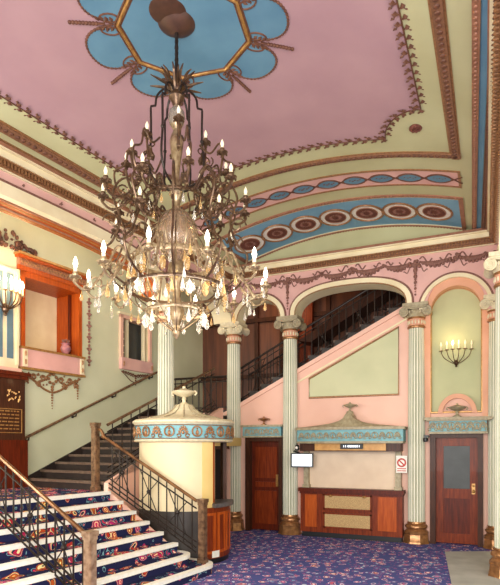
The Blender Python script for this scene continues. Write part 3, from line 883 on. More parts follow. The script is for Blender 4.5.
def newel(t, u, n, z0, z1, w=.07, m='newel_bronze'):
    mb = MB(); mb.box((u-w,n-w,z0),(u+w,n+w,z1-.06), left)
    for du in (-w*.55, 0, w*.55):
        mb.box((u+du-.012,n-w-.008,z0+.1),(u+du+.012,n+w+.008,z1-.12), left)
    mb.box((u-w*1.25,n-w*1.25,z0),(u+w*1.25,n+w*1.25,z0+.07), left)
    s = mb.build('newel', m, t)
    mb = MB(); mb.box((u-w*1.15,n-w*1.15,z1-.09),(u+w*1.15,n+w*1.15,z1-.05), left); mb.box((u-w*1.35,n-w*1.35,z1-.05),(u+w*1.35,n+w*1.35,z1), left); mb.build('newel_cap', m, s)
def stz(n): return RZ+(n-nk(1))*RZ/.267
b1 = thing('balustrade', left(5.75, -1.9, 0), 'iron balustrade with brass rail standing mid stair nearest the camera', 'balustrade')
newel(b1, 5.80, -1.97, 0.0, .93, .046, 'newel_light')
balustrade(b1, left(5.75,-1.88,.06), left(5.75,0.0,1.08), .80, 13, [(.12,.27),(.42,.57),(.72,.87)])
newel(b1, 5.75, .08, 1.09, 2.0, .052)
b2 = thing('balustrade', left(3.6, -1, 0), 'iron balustrade with curved rail in front of the round kiosk', 'balustrade')
newel(b2, 3.50, -1.72, 0.136, 1.05, .046)
mbp = [left(3.66,.22,2.06), left(3.66,.14,2.05), left(3.65,.06,1.92)]
balustrade(b2, left(3.54,-1.64,.22), left(3.65,-.02,1.09), .80, 11, [(.1,.3),(.42,.62),(.74,.92)], 'rail_brass', 'iron', True, None, mbp[::-1])
newel(b2, 3.68, .24, 1.09, 2.17, .046)
b3 = thing('balustrade', left(2, .16, 1.2), 'iron balustrade on the open side of the dark flight', 'balustrade')
balustrade(b3, left(3.5,.16,1.24), left(.5,.16,2.52), .90, 14, [], 'newel_bronze', 'iron')
b4 = thing('balustrade', (-3.5,10.53,3), 'iron balustrade seen through the arches on the sloping pink wall', 'balustrade')
balustrade(b4, (-5.1,10.62,strz(-5.1)+.06), (-1.35,10.62,strz(-1.35)+.06), .88, 26, [(.12,.2),(.3,.38),(.5,.58),(.7,.78)], 'iron', 'iron')
b5 = thing('balustrade', (-6.2,10.6,2.45), 'iron balustrade edging the upper landing behind the kiosk', 'balustrade')
balustrade(b5, (-7.0,10.62,2.46), (-5.15,10.62,2.46), .9, 12, [(.2,.4),(.6,.8)], 'iron', 'iron')
b6 = thing('balustrade', (-4.5,12.0,3), 'iron balustrade on the far wall side of the uppermost flight', 'balustrade')
balustrade(b6, (-5.4,12.05,2.6), (-1.6,12.05,4.55), .95, 22, [(.2,.3),(.5,.6)], 'iron', 'iron')
# wall handrail
h1 = thing('handrail', left(1.9, 2.0, 2.7), 'green bronze handrail fixed to the green wall', 'handrail')
mb = MB(); mb.tube([left(3.72,1.98,1.92), left(3.68,1.98,1.94), left(.15,1.98,3.53), left(.10,1.98,3.55)], .026, 8); mb.build('rail', 'newel_bronze', h1)
for u in (3.6,2.55,1.5,.35):
    z = 1.94+(3.68-u)*1.59/3.53
    mb = MB(); mb.tube([left(u,1.98,z-.02), left(u,1.99,z-.07), left(u,2.095,z-.08)], .013, 6); mb.blob(left(u,2.085,z-.08), .03, 0, 8, 5); mb.build('bracket', 'iron', h1)

# ------------------------------------------------------------------ urn finial and palmette motifs
def urn(mb, c, s, mi=0):
    mb.lathe([(r*s, z*s) for r, z in ((.5,0),(.5,.12),(.3,.2),(.16,.35),(.14,.5),(.22,.58),(.14,.66),(.2,.74),(.6,.86),(.98,1.1),(1.05,1.2),(.98,1.24),(.8,1.26),(.55,1.34),(.28,1.42),(.12,1.5),(.14,1.6),(.0,1.68))], c, 24, mi=mi)
    for sg in (1,-1):
        mb.tube([(c[0]+sg*s*(1.02+.16*math.sin(i*PI/8)), c[1], c[2]+s*(1.22-.36*i/8)) for i in range(9)], .07*s, 5, mi)
def palmette(mb, fr, p, z, d, s, mi):
    # a fan of lobes with two scrolls, standing out from the surface
    for k in range(7):
        a = PI*(k+.5)/7
        for t in (.55, .85): mb.blob(fr(p+s*.5*t*math.cos(a), z+s*.75*t*math.sin(a)-.2*s, d), (s*.10,s*.08,s*.13), mi, 6, 4)
    mb.blob(fr(p, z-.15*s, d), (s*.16,s*.12,s*.16), mi, 6, 4)
    for sg in (1,-1): mb.tube([fr(p+sg*(s*.42+s*.2*math.cos(i*.8)), z-.42*s+s*.16*math.sin(i*.8), d) for i in range(8)], s*.06, 4, mi)
def medring(mb, fr, p, z, d, s, mi):
    mb.tube([fr(p+s*.52*math.cos(2*PI*k/14), z+s*.52*math.sin(2*PI*k/14), d) for k in range(14)], s*.09, 5, mi, True)
    mb.blob(fr(p, z-.02, d), (s*.2,s*.12,s*.3), mi, 7, 4); mb.blob(fr(p, z+s*.28, d), s*.12, mi, 6, 4)

# ------------------------------------------------------------------ round kiosk
KC = (-4.47, 7.44)
kd = math.atan2(0-KC[1], 0-KC[0])                        # towards the camera
k1 = thing('ticket_kiosk', (KC[0], KC[1], 0), 'round cream ticket kiosk with blue frieze and urn topped dome beside the stairs', 'kiosk')
kc = (KC[0], KC[1], 0)
def shell(mb, r0, r1, z0, z1, a0, a1, seg, mi=0):
    vs = []; fs = []
    for i in range(seg+1):
        a = a0+(a1-a0)*i/seg; c, s = math.cos(a), math.sin(a)
        vs += [(KC[0]+r0*c,KC[1]+r0*s,z0),(KC[0]+r1*c,KC[1]+r1*s,z0),(KC[0]+r1*c,KC[1]+r1*s,z1),(KC[0]+r0*c,KC[1]+r0*s,z1)]
    for i in range(seg):
        for k in range(4): a = i*4+k; b = i*4+(k+1) % 4; fs.append((a, b, b+4, a+4))
    fs += [(3,2,1,0), tuple(len(vs)-4+k for k in range(4))]
    mb.add(vs, fs, mi)
A1 = kd+math.radians(22)                                  # edge of the cream drum seen from the hall
A2 = kd+math.radians(37)
AO = kd+math.radians(100)
mb = MB(); shell(mb, .66, .714, .82, 1.9, A1-math.radians(250), A1, 60); mb.build('drum_wall', 'cream_wall', k1)
mb = MB(); shell(mb, .65, .725, .82, 1.9, A1, A2, 8); mb.build('pilaster', 'yellow', k1)
mb = MB(); shell(mb, .65, .72, 0.0, .82, A1-math.radians(250), A1, 60); mb.build('wainscot', 'wainscot_dark', k1)
mb = MB(); shell(mb, .56, .74, .08, .86, A1, AO, 24, 0); shell(mb, .58, .725, .0, .08, A1, AO, 24, 1)
for i in range(4):
    a = A1+(AO-A1)*(i+.08)/4; b = A1+(AO-A1)*(i+.92)/4
    shell(mb, .735, .752, .16, .20, a, b, 6, 2); shell(mb, .735, .752, .74, .78, a, b, 6, 2); shell(mb, .735, .752, .2, .74, a, a+.06, 2, 2); shell(mb, .735, .752, .2, .74, b-.06, b, 2, 2)
mb.build('counter', ['wood','black','orange_wood'], k1)
mb = MB(); shell(mb, .45, .80, .86, .92, A2-.02, AO, 24, 0); mb.build('counter_top', 'slab_grey', k1)
mb = MB(); shell(mb, .58, .62, .92, 1.9, A2-.1, A2+.22, 6); mb.build('inner_panel', 'orange_wood', k1)
mb = MB(); shell(mb, .40, .44, .92, 1.9, A2-.3, AO+.4, 12); mb.build('opening_dark', 'dark_void', k1)  # dark sheet in place of the unlit kiosk interior
mb = MB(); shell(mb, .65, .71, .92, 1.9, AO-.02, AO+.2, 6); mb.build('jamb', 'dark_wood', k1)
mb = MB(); mb.lathe([(.0,1.86),(.76,1.86),(.79,1.87),(.80,1.885),(.785,1.90)], kc, 64, mi=1); mb.lathe([(.785,1.90),(.785,2.13)], kc, 64, mi=0, caps=False)
mb.lathe([(.785,2.13),(.80,2.145),(.82,2.165),(.82,2.19),(.78,2.215),(.6,2.24),(.42,2.275),(.28,2.32),(.18,2.39),(.13,2.46),(.11,2.47)], kc, 64, mi=2)
mb.build('canopy', ['turquoise','capital_cream','capital_cream'], k1)
mb = MB()
krf = lambda p, z, d: (KC[0]+(.79+d)*math.cos(p/.79), KC[1]+(.79+d)*math.sin(p/.79), z)
for i in range(24):
    p = 2*PI*.79*i/24
    (medring if i % 2 else palmette)(mb, krf, p, 2.02, .008, .14 if i % 2 else .15, 0)
for z in (1.915, 2.115): mb.lathe([(.79,z-.008),(.80,z),(.79,z+.008)], kc, 64, mi=1, caps=False)
mb.build('frieze_ornament', ['gold_brown','gold_brown'], k1)
mb = MB()
for i in range(12):
    a = 2*PI*i/12; mb.tube([(KC[0]+r*math.cos(a), KC[1]+r*math.sin(a), z+.004) for r, z in ((.6,2.24),(.42,2.275),(.28,2.32),(.18,2.39),(.13,2.46))], .012, 5)
mb.build('dome_rib', 'capital_stone', k1)
mb = MB(); urn(mb, (KC[0], KC[1], 2.45), .195); mb.build('urn', 'capital_cream', k1)

# yellow lintel and dark doorway past the kiosk
kv = Vector((CX[0]-KC[0], 10.3-KC[1])).normalized(); kw = Vector((kv.y, -kv.x))
def beam(t, w, z): return (KC[0]+kv.x*t+kw.x*w, KC[1]+kv.y*t+kw.y*w, z)
mb = MB(); mb.box((.66,.02,1.80),(2.72,.22,1.97), beam, 0); mb.box((.9,.06,1.74),(1.9,.2,1.80), beam, 1); struct(mb.build('trim_18', ['yellow','dark_wood']))
mb = MB(); mb.box((1.55,-.05,.0),(1.62,.1,1.76), left, 0); mb.box((.2,-.05,.0),(.3,.1,1.76), left, 1); mb.box((.3,.12,.0),(1.55,.16,1.76), left, 2); struct(mb.build('door_3', ['black','pink_wall','dark_void']))  # the dark sheet closes the doorway, standing for unlit space under the stair

# ------------------------------------------------------------------ ticket counter in the wide bay
tk = thing('ticket_counter', (-2.44,10.2,0), 'wooden ticket counter with blue canopy and closed cream shutter', 'ticket counter')
mb = MB(); X0, X1 = -3.38, -1.40
mb.box((X0,10.12,.10),(X1,10.38,.92), None, 0); mb.box((X0+.02,10.15,0.0),(X1-.02,10.36,.10), None, 1)
mb.box((X0+.10,10.105,.2),(X0+.34,10.125,.84), None, 2); mb.box((X1-.45,10.105,.2),(X1-.10,10.125,.84), None, 2)
mb.build('counter_front', ['wood','black','orange_wood'], tk)
mb = MB(); mb.box((X0-.03,10.06,.90),(X1+.03,10.40,.97)); mb.box((X0-.01,10.09,.86),(X1+.01,10.38,.90)); mb.build('counter_top', 'door_wood', tk)
for z0 in (.20,.56):
    mb = MB(); a, b = X0+.48, X1-.56
    mb.box((a,10.095,z0),(b,10.125,z0+.30), None, 0)
    for i in range(56): x = a+.03+(b-a-.06)*i/55; mb.box((x-.004,10.088,z0+.03),(x+.004,10.095,z0+.27), None, 1)
    for i in range(14): z = z0+.03+.24*i/13; mb.box((a+.03,10.086,z-.004),(b-.03,10.094,z+.004), None, 1)
    for p in ((a,z0,b,z0+.03),(a,z0+.27,b,z0+.3),(a,z0,a+.03,z0+.3),(b-.03,z0,b,z0+.3)): mb.box((p[0],10.085,p[1]),(p[2],10.1,p[3]), None, 2)
    mb.build('cane_panel', ['gold_brown','cane','wood'], tk)
for x in (-2.75,-2.1):
    mb = MB(); mb.blob((x,10.07,.83), (.035,.03,.025), 0, 8, 5); mb.build('knob', 'gold', tk)
mb = MB(); mb.box((X0+.12,10.30,.97),(X1-.12,10.40,1.80)); mb.build('shutter', 'shutter', tk)
mb = MB()
for x in (X0+.04, X1-.14):
    mb = MB(); mb.box((x,10.2,1.03),(x+.1,10.38,1.80)); mb.box((x-.02,10.18,.97),(x+.12,10.38,1.03)); mb.build('post', 'capital_stone', tk)
mb = MB(); mb.box((X0+.02,10.02,1.70),(X1-.02,10.4,1.86), None, 0); mb.box((X0+.33,10.0,1.715),(X1-.28,10.03,1.85), None, 1); mb.build('lintel', ['dark_wood','warm_strip'], tk)
mb = MB(); mb.box((-2.53,9.96,1.745),(-2.10,10.0,1.845), None, 0)
for i, w in enumerate((.015,.02,.03,.03,.03,.03,.03,.02,.015)):
    x = -2.47+.036*i+(.012 if i > 1 else 0); mb.box((x,9.955,1.775),(x+w*.8,9.961,1.815), None, 1)
mb.build('lit_sign', ['black','screen'], tk)
# canopy: gently bowed front
def bow(x): t = (x-(X0+X1)/2)/((X1-X0)/2+.03); return 9.86+.14*t*t
mb = MB()
def bowrun(x0, x1, z0, z1, off, mi, n=20):
    vs = []; fs = []
    for i in range(n+1):
        x = x0+(x1-x0)*i/n; vs += [(x,bow(x)-off,z0),(x,bow(x)-off,z1),(x,10.42,z1),(x,10.42,z0)]
    for i in range(n):
        for k in range(4): a = i*4+k; b = i*4+(k+1) % 4; fs.append((a, b, b+4, a+4))
    fs += [(0,1,2,3), tuple(len(vs)-1-k for k in range(4))]
    mb.add(vs, fs, mi)
bowrun(X0-.03, X1+.03, 1.85, 1.89, .025, 1); bowrun(X0-.03, X1+.03, 1.89, 2.11, 0, 0); bowrun(X0-.06, X1+.06, 2.11, 2.16, .04, 1)
mb.build('canopy', ['turquoise','capital_stone'], tk)
mb = MB(); cx = (X0+X1)/2                                # swept roof
prof = [(0,.27),(.05,.25),(.10,.17),(.18,.12),(.32,.08),(.55,.045),(.8,.02),(1.0,.0)]
vs = []; fs = []; full = [(-a, z) for a, z in prof[::-1]]+prof[1:]
for a, z in full:
    x = cx+a*((X1-X0)/2+.02); vs += [(x, bow(x)+.0, 2.16), (x, bow(x)+.12*(1-abs(a))+.03, 2.16+z), (x, 10.40, 2.16+z), (x, 10.40, 2.16)]
for i in range(len(full)-1):
    for k in range(4): a = i*4+k; b = i*4+(k+1) % 4; fs.append((a, b, b+4, a+4))
fs += [(0,1,2,3), tuple(len(vs)-1-k for k in range(4))]
mb.add(vs, fs); mb.build('canopy_roof', 'capital_stone', tk)
mb = MB()
bf = lambda p, z, d: (p, bow(p)-.006-d, z)
for i in range(15):
    p = X0+.07+(X1-X0-.14)*i/14
    (medring if i % 2 else palmette)(mb, bf, p, 2.0, .006, .105 if i % 2 else .115, 0)
mb.build('frieze_ornament', 'capital_stone', tk)
mb = MB(); mb.lathe([(.09,2.38),(.07,2.44),(.06,2.47)], (cx,10.16,0), 20); urn(mb, (cx,10.16,2.45), .12); mb.build('urn', 'capital_stone', tk)

# ------------------------------------------------------------------ glazed door on the right
d1 = thing('door_1', (-.44,10.4,0), 'polished wooden door with a dark glass upper pane under a blue overdoor', 'door'); d1['kind'] = 'structure'
mb = MB()
for a, b in (((-.93,0),(-.83,2.03)),((-.12,0),(-.03,2.03)),((-.83,1.95),(-.12,2.03))): mb.box((a[0],10.28,a[1]),(b[0],10.46,b[1]))
mb.build('door_frame', 'dark_wood', d1)
mb = MB(); a, b = -.83, -.12
mb.box((a,10.38,.02),(a+.13,10.43,1.95)); mb.box((b-.13,10.38,.02),(b,10.43,1.95))
for z0, z1 in ((1.80,1.95),(.84,1.02),(.02,.2)): mb.box((a+.13,10.382,z0),(b-.13,10.43,z1))
mb.box((a+.12,10.40,.15),(b-.12,10.42,.9), None, 1)
mb.build('door_leaf', ['wood','door_wood'], d1)
mb = MB(); mb.box((a+.12,10.40,1.0),(b-.12,10.415,1.82)); mb.build('door_pane', 'glass_dark', d1)
mb = MB(); mb.box((b-.10,10.365,.93),(b-.04,10.38,1.12)); mb.blob((b-.07,10.34,.98), .028, 0, 8, 5); mb.blob((b-.07,10.35,1.08), .02, 0, 8, 5); mb.build('door_handle', 'gold', d1)
od = thing('overdoor', (-.46,10.2,2.05), 'blue frieze hood with an urn above the glazed door', 'overdoor')
mb = MB(); mb.box((-.93,10.18,2.05),(.03,10.38,2.27), None, 0); mb.box((-.95,10.15,2.02),(.05,10.38,2.06), None, 1); mb.box((-1.02,10.10,2.27),(.12,10.38,2.32), None, 1); mb.box((-.98,10.13,2.25),(.08,10.38,2.27), None, 1); mb.build('hood', ['turquoise','capital_stone'], od)
mb = MB(); df = lambda p, z, d: (p, 10.175-d, z)
for i in range(9): (medring if i % 2 else palmette)(mb, df, -.87+.84*i/8, 2.16, 0, .12 if i % 2 else .14, 0)
mb.build('frieze_ornament', 'capital_stone', od)
mb = MB(); urn(mb, (-.46,10.22,2.32), .15); mb.build('urn', 'capital_stone', od)
mb = MB(); archring(mb, -.72, -.20, 2.40, .28, .07, .0, .10, back, 0); mb.prism(arch(-.72,-.20,2.38,.30,20), .08, .13, back, 1); struct(mb.build('trim_19', ['salmon','pink_wall']))

# ------------------------------------------------------------------ panelled door
d2 = thing('door_2', (-4.26,10.5,0), 'dark panelled wooden door between the first two back columns', 'door'); d2['kind'] = 'structure'
mb = MB()
for a, b in (((-4.68,0),(-4.58,1.99)),((-3.92,0),(-3.84,1.99)),((-4.58,1.90),(-3.92,1.99))): mb.box((a[0],10.3,a[1]),(b[0],10.52,b[1]))
mb.build('door_frame', 'dark_wood', d2)
mb = MB(); mb.box((-4.58,10.44,.02),(-3.92,10.50,1.9), None, 0)
for z0, z1 in ((.15,.85),(1.12,1.78)): mb.box((-4.50,10.425,z0),(-4.0,10.445,z1), None, 1)
mb.box((-4.50,10.42,.93),(-4.0,10.445,1.04), None, 1)
mb.build('door_leaf', ['door_wood','wood'], d2)
mb = MB(); mb.box((-4.02,10.405,.95),(-3.97,10.44,1.2)); mb.build('door_handle', 'gold', d2)
od2 = thing('overdoor', (-4.26,10.3,2.0), 'blue grey hood with a small urn above the dark panelled door', 'overdoor')
mb = MB(); mb.box((-4.70,10.22,2.0),(-3.84,10.38,2.20), None, 0); mb.box((-4.74,10.18,2.20),(-3.80,10.38,2.24), None, 1); mb.box((-4.72,10.2,1.98),(-3.82,10.38,2.01), None, 1); mb.build('hood', ['turquoise','capital_stone'], od2)
mb = MB(); df = lambda p, z, d: (p, 10.215-d, z)
for i in range(7): (medring if i % 2 else palmette)(mb, df, -4.6+.66*i/6, 2.10, 0, .11 if i % 2 else .12, 0)
mb.build('frieze_ornament', 'capital_stone', od2)
mb = MB(); urn(mb, (-4.24,10.28,2.24), .11); mb.build('urn', 'bronze', od2)

# ------------------------------------------------------------------ small things
tv = thing('monitor', (-3.42,10.0,1.5), 'small wall monitor with a white screen on the column by the ticket counter', 'screen')
def mon(x, y, z): 
    a = math.radians(8); c, s = math.cos(a), math.sin(a)
    return (-3.30+x*c-y*s, 9.98+x*s+y*c, z)
mb = MB(); mb.box((-.22,-.02,1.38),(.22,.04,1.66), mon); mb.build('casing', 'black', tv)
mb = MB(); mb.box((-.195,-.025,1.405),(.195,-.018,1.635), mon); mb.build('screen', 'screen', tv)
mb = MB(); mb.tube([mon(.0,.03,1.6), mon(-.1,.2,1.66), (-3.55,10.2,1.7)], .018, 6); mb.build('bracket', 'black', tv)
cam_ = thing('spotlight', (-3.4,10.0,1.78), 'small black spotlight under the left end of the ticket canopy', 'lamp')
mb = MB(); mb.tube([(-3.42,10.02,1.86),(-3.42,10.0,1.79)], .012, 6); mb.lathe([(.03,-.06),(.045,-.04),(.045,.03),(.03,.05),(0,.055)], (-3.40,9.97,1.77), 14); mb.build('body', 'black', cam_)
mb = MB(); mb.blob((-3.40,9.93,1.765), (.03,.02,.03), 0, 8, 5); mb.build('lens', 'white', cam_)
wc = thing('wall_camera', (-1.02,10.1,1.93), 'small black security camera beside the frieze over the glazed door', 'camera')
mb = MB(); mb.box((-1.02,10.15,1.95),(-.94,10.30,2.0)); mb.lathe([(0,-.06),(.04,-.05),(.045,0),(.04,.02)], (-.99,10.12,1.93), 14); mb.build('body', 'black', wc)
sg = thing('wall_sign', (-1.52,10.25,1.4), 'white paper notice with a red prohibition circle beside the ticket shutter', 'sign')
mb = MB(); mb.box((-1.52,10.17,1.30),(-1.32,10.185,1.62)); mb.build('board', 'white', sg)
mb = MB(); mb.tube([(-1.42+.07*math.cos(2*PI*k/20),10.165,1.49+.07*math.sin(2*PI*k/20)) for k in range(20)], .014, 6, 0, True); mb.tube([(-1.465,10.165,1.535),(-1.375,10.165,1.445)], .012, 6)
for z in (1.33,1.37): mb.box((-1.50,10.166,z),(-1.34,10.171,z+.016))
mb.build('red_circle', 'red_sign', sg)
# small white card at the foot of the newel
cd = MB(); shell(cd, .7525, .76, .10, .20, kd+math.radians(34), kd+math.radians(45), 6); tag(cd.build('card', 'white'), 'small white card fixed low on the wooden kiosk counter', 'card')
# vase in the box opening
vz = thing('vase', left(2.72,WN-.02,3.55), 'pink patterned vase standing on the sill of the box opening', 'vase')
q = left(2.72,WN-.02,3.552)
mb = MB(); mb.lathe([(.0,0),(.05,0),(.045,.02),(.08,.06),(.10,.11),(.08,.16),(.06,.18),(.09,.21)], q, 18); mb.build('body', 'vase_pink', vz)
mb = MB()
for k in range(14): mb.blob((q[0]+random.uniform(-.07,.07), q[1]+random.uniform(-.07,.07), q[2]+.22+random.uniform(0,.05)), .025, 0, 6, 4)
mb.build('flowers', 'ornament_mauve', vz)

# ------------------------------------------------------------------ candle sconces
def sconce(c, tang, out, n, R, rise, label, lit, bs=1.0):
    t = thing('wall_sconce', c, label, 'wall lamp')
    c = Vector(c); tang = Vector(tang); out = Vector(out); up = Vector((0,0,1))
    mb = MB(); mb.blob(c+out*.03, (.05*bs,.05*bs,.07*bs), 0, 10, 6); mb.blob(c-up*.08*bs+out*.03, .025*bs, 0, 8, 5); mb.build('backplate', 'chand_metal', t)
    for i in range(n):
        s = -1+2*i/(n-1); reach = .07+.12*(1-s*s)
        e = c+tang*(R*s)+out*reach+up*rise
        P = spline([c+out*.04, c+tang*(R*.25*s)+out*(reach*.5)-up*.03+up*rise*.12, c+tang*(R*.8*s)+out*reach*.9+up*rise*.45, e], 5)
        mb = MB(); mb.tube(P, .009*bs, 6); a = mb.build('arm', 'chand_metal', t)
        mb = MB(); mb.lathe([(.012,-.01),(.035,.0),(.04,.012),(.015,.016)], e, 12); mb.build('drip_pan', 'chand_gold', a)
        mb = MB(); mb.lathe([(.014*bs,.01),(.014*bs,.10*bs)], e, 10); cn = mb.build('candle', 'candle_white', t)
        mb = MB(); mb.lathe([(.008*bs,.10*bs),(.022*bs,.13*bs),(.020*bs,.16*bs),(.008*bs,.20*bs),(0,.215*bs)], e, 10); mb.build('bulb', 'bulb_lit' if lit(i) else 'bulb_dim', cn)
sconce((-.48,10.40,3.32), (1,0,0), (0,-1,0), 6, .26, .22, 'six armed candle sconce in the arched green niche', lambda i: i == 2, .8)
sconce(left(4.08,WN-.12,4.12), (L[0],L[1],0), (-NV[0],-NV[1],0), 7, .30, .26, 'bright candle sconce on the pilaster by the box opening', lambda i: True, 1.25)

# ------------------------------------------------------------------ chandelier
CC = Vector((-2.79, 4.5, 0)); 
def zp(y): return 1.8+(446-y)*5.245/530
ch = thing('chandelier', (CC.x, CC.y, 5.9), 'great tiered candle chandelier with crystal drops hanging from the ceiling', 'chandelier')
def cy(r, a, z): return (CC.x+r*math.cos(a), CC.y+r*math.sin(a), z)
ztop = W(CC.x, CC.y, 0)[2]
mb = MB(); mb.lathe([(.0,ztop-.10-.02),(.05,ztop-.10),(.11,ztop-.075),(.18,ztop-.03),(.195,ztop-.008),(.195,ztop-.002)], (CC.x,CC.y,0), 28); mb.build('ceiling_cup', 'cup_brown', ch)
mb = MB(); q = W(CC.x-.0, CC.y-.16, 0); mb.lathe([(.0,-.05),(.12,-.045),(.19,-.02),(.20,-.004)], q, 28); mb.build('ceiling_disc', 'cup_brown', ch)  # second brown disc on the ceiling, set off from the cup
mb = MB(); mb.lathe([(.03,zp(75)),(.018,zp(72)),(.016,ztop-.1)], (CC.x,CC.y,0), 10)
for k in range(7): mb.blob((CC.x,CC.y,ztop-.14-.06*k), (.022,.012 if k % 2 else .022,.035), 0, 7, 5)
mb.build('suspension_rod', 'iron', ch)
# leaf crown
for k in range(20):
    a = 2*PI*k/20; R_ = .27 if k % 2 else .17; hz = .07 if k % 2 else .17
    mb = MB(); pts = spline([cy(.03,a,zp(94)), cy(.07,a,zp(88)), cy(R_*.65,a,zp(91)+hz*.8), cy(R_,a,zp(91)+hz)], 4); m_ = len(pts)-1
    mb.tube(pts, [.004+.012*math.sin(PI*min(1, .15+.85*i/m_)) for i in range(m_+1)], 5); mb.build('crown_leaf', 'chand_metal', ch)
mb = MB(); mb.lathe([(r, zp(y)) for r, y in ((.02,74),(.05,80),(.07,86),(.05,92),(.08,98),(.05,102),(.03,108))][::-1], (CC.x,CC.y,0), 16); mb.build('crown_hub', 'chand_metal', ch)
# central stem
mb = MB(); mb.lathe([(r, zp(y)) for r, y in ((.02,104),(.05,110),(.075,118),(.06,126),(.03,130),(.055,136),(.07,142),(.06,150),(.045,160),(.03,172),(.028,182),(.06,190),(.08,194),(.05,199),(.03,206),(.05,212),(.09,217),(.06,220))][::-1], (CC.x,CC.y,0), 20)
mb.build('stem', 'chand_gold', ch)
mb = MB(); mb.lathe([(r, zp(y)) for r, y in ((.04,108),(.075,112),(.085,118),(.07,124),(.04,128))][::-1], (CC.x,CC.y,0), 18); mb.build('glass_baluster', 'crystal', ch)
# smoked glass bowl
mb = MB(); mb.lathe([(r, zp(y)) for r, y in ((.05,211),(.13,216),(.185,224),(.20,233),(.185,243),(.14,252),(.09,258),(.05,264))][::-1], (CC.x,CC.y,0), 24); mb.build('glass_bowl', 'crystal_smoke', ch)
mb = MB()
for k in range(12):
    a = 2*PI*k/12; mb.tube([cy(r+.006,a,zp(y)) for r, y in ((.06,211),(.13,216),(.185,224),(.20,233),(.185,243),(.14,252),(.06,262))], .006, 5)
mb.build('bowl_rib', 'chand_gold', ch)
# bail frame
for k in range(6):
    a = 2*PI*(k+.5)/6
    P = spline([cy(.04,a,zp(94)), cy(.12,a,zp(90)), cy(.19,a,zp(97)), cy(.205,a,zp(106))], 4)+[Vector(cy(.205,a,zp(107))), Vector(cy(.25,a,zp(108)))]+spline([cy(.252,a,zp(110)), cy(.25,a,zp(140)), cy(.27,a,zp(165)), cy(.22,a,zp(180)), cy(.08,a,zp(188))], 5)
    mb = MB(); mb.tube(P, .011, 6); mb.blob(cy(.25,a,zp(140)), .02, 0, 7, 5); mb.build('bail', 'iron', ch)
# rings
def ring(name, r, y, w, hgt, m, deco=0):
    mb = MB(); z = zp(y); mb.lathe([(r-w,z-hgt),(r,z-hgt),(r+.004,z),(r,z+hgt),(r-w,z+hgt),(r-w,z-hgt)], (CC.x,CC.y,0), 48, caps=False)
    for k in range(deco): mb.blob(cy(r+.004, 2*PI*k/deco, z), (.018,.018,hgt*.8), 0, 6, 4)
    mb.build(name, m, ch)
ring('ring', .30, 201, .02, .014, 'chand_metal', 24)
ring('ring', .44, 262, .025, .022, 'chand_gold', 36)
ring('ring', .50, 290, .02, .013, 'chand_metal', 36)
ring('ring', .30, 312, .02, .012, 'chand_gold', 24)
# basket ribs from ring to ring and down to the bottom finial
for k in range(12):
    a = 2*PI*k/12
    mb = MB(); mb.tube(spline([cy(.08,a,zp(222)), cy(.26,a,zp(232)), cy(.36,a,zp(248)), cy(.44,a,zp(262)), cy(.50,a,zp(290)), cy(.42,a,zp(304)), cy(.30,a,zp(312)), cy(.12,a,zp(326)), cy(.03,a,zp(332))], 3), .0055, 5); mb.build('basket_rib', 'chand_gold' if k % 2 else 'chand_metal', ch)
mb = MB(); mb.lathe([(r, zp(y)) for r, y in ((.05,258),(.08,266),(.09,274),(.05,284),(.03,296),(.06,304),(.08,312),(.05,320),(.03,326),(.045,331),(.03,336),(0,340))][::-1], (CC.x,CC.y,0), 20); mb.build('lower_finial', 'chand_gold', ch)

def arm_mesh(a, r0, z0, r1, z1, dip, lift=0.0):
    mb = MB(); rm = r0+(r1-r0)*.5
    P = spline([cy(r0,a,z0), cy(r0+(r1-r0)*.25,a,z0+lift), cy(rm,a,(z0+z1)/2-dip*.4), cy(r0+(r1-r0)*.8,a,min(z0,z1)-dip), cy(r1*1.01,a,z1-dip*.45), cy(r1,a,z1)], 6)
    mb.tube(P, .0125, 6)
    # curl
    b = cy(r0+(r1-r0)*.62,a,min(z0,z1)-dip*.2)
    mb.tube([cy(r0+(r1-r0)*.62+.07*math.cos(w*.55)*math.exp(-w*.1), a, min(z0,z1)-dip*.3+.07*math.sin(w*.55)*math.exp(-w*.1)) for w in range(15)], .008, 5)
    mb.tube([cy(r0+(r1-r0)*.35+.06*math.cos(-w*.55+1)*math.exp(-w*.1), a+.06, (z0+z1)/2+.02+.06*math.sin(-w*.55+1)*math.exp(-w*.1)) for w in range(15)], .007, 5)
    for k in range(3):
        q = Vector(P[8+5*k]); mb.blob(q, (.022,.022,.014), 0, 6, 4)
    return mb
# candle unit shared by every arm
def candle_proto(hc, rb, dim):
    mb = MB(); mb.lathe([(.017,.02),(.017,hc)], (0,0,0), 10); c = mb.build('candle', 'candle_white')
    mb = MB(); q = .72 if dim else 1.0; mb.lathe([(.010,hc),(.75*rb,hc+.018*q),(rb,hc+.04*q),(.8*rb,hc+.065*q),(.35*rb,hc+.095*q),(0,hc+.11*q)], (0,0,0), 12); b = mb.build('bulb', 'bulb_dim' if dim else 'bulb_lit'); b.parent = c
    mb = MB(); mb.lathe([(.0,-.045),(.018,-.035),(.012,-.015),(.03,-.008),(.052,.006),(.054,.014),(.02,.012),(.026,.03),(.022,.05)], (0,0,0), 14)
    for k in range(6): mb.blob((.05*math.cos(k*PI/3), .05*math.sin(k*PI/3), .0), .010, 0, 6, 4)
    d = mb.build('drip_pan', 'chand_metal' if dim else 'chand_gold')
    return c, b, d
pd = candle_proto(.062, .019, True); plt = candle_proto(.085, .022, False)
used = {id(pd): False, id(plt): False}
base = Matrix.Translation((CC.x, CC.y, 5.9)).inverted()
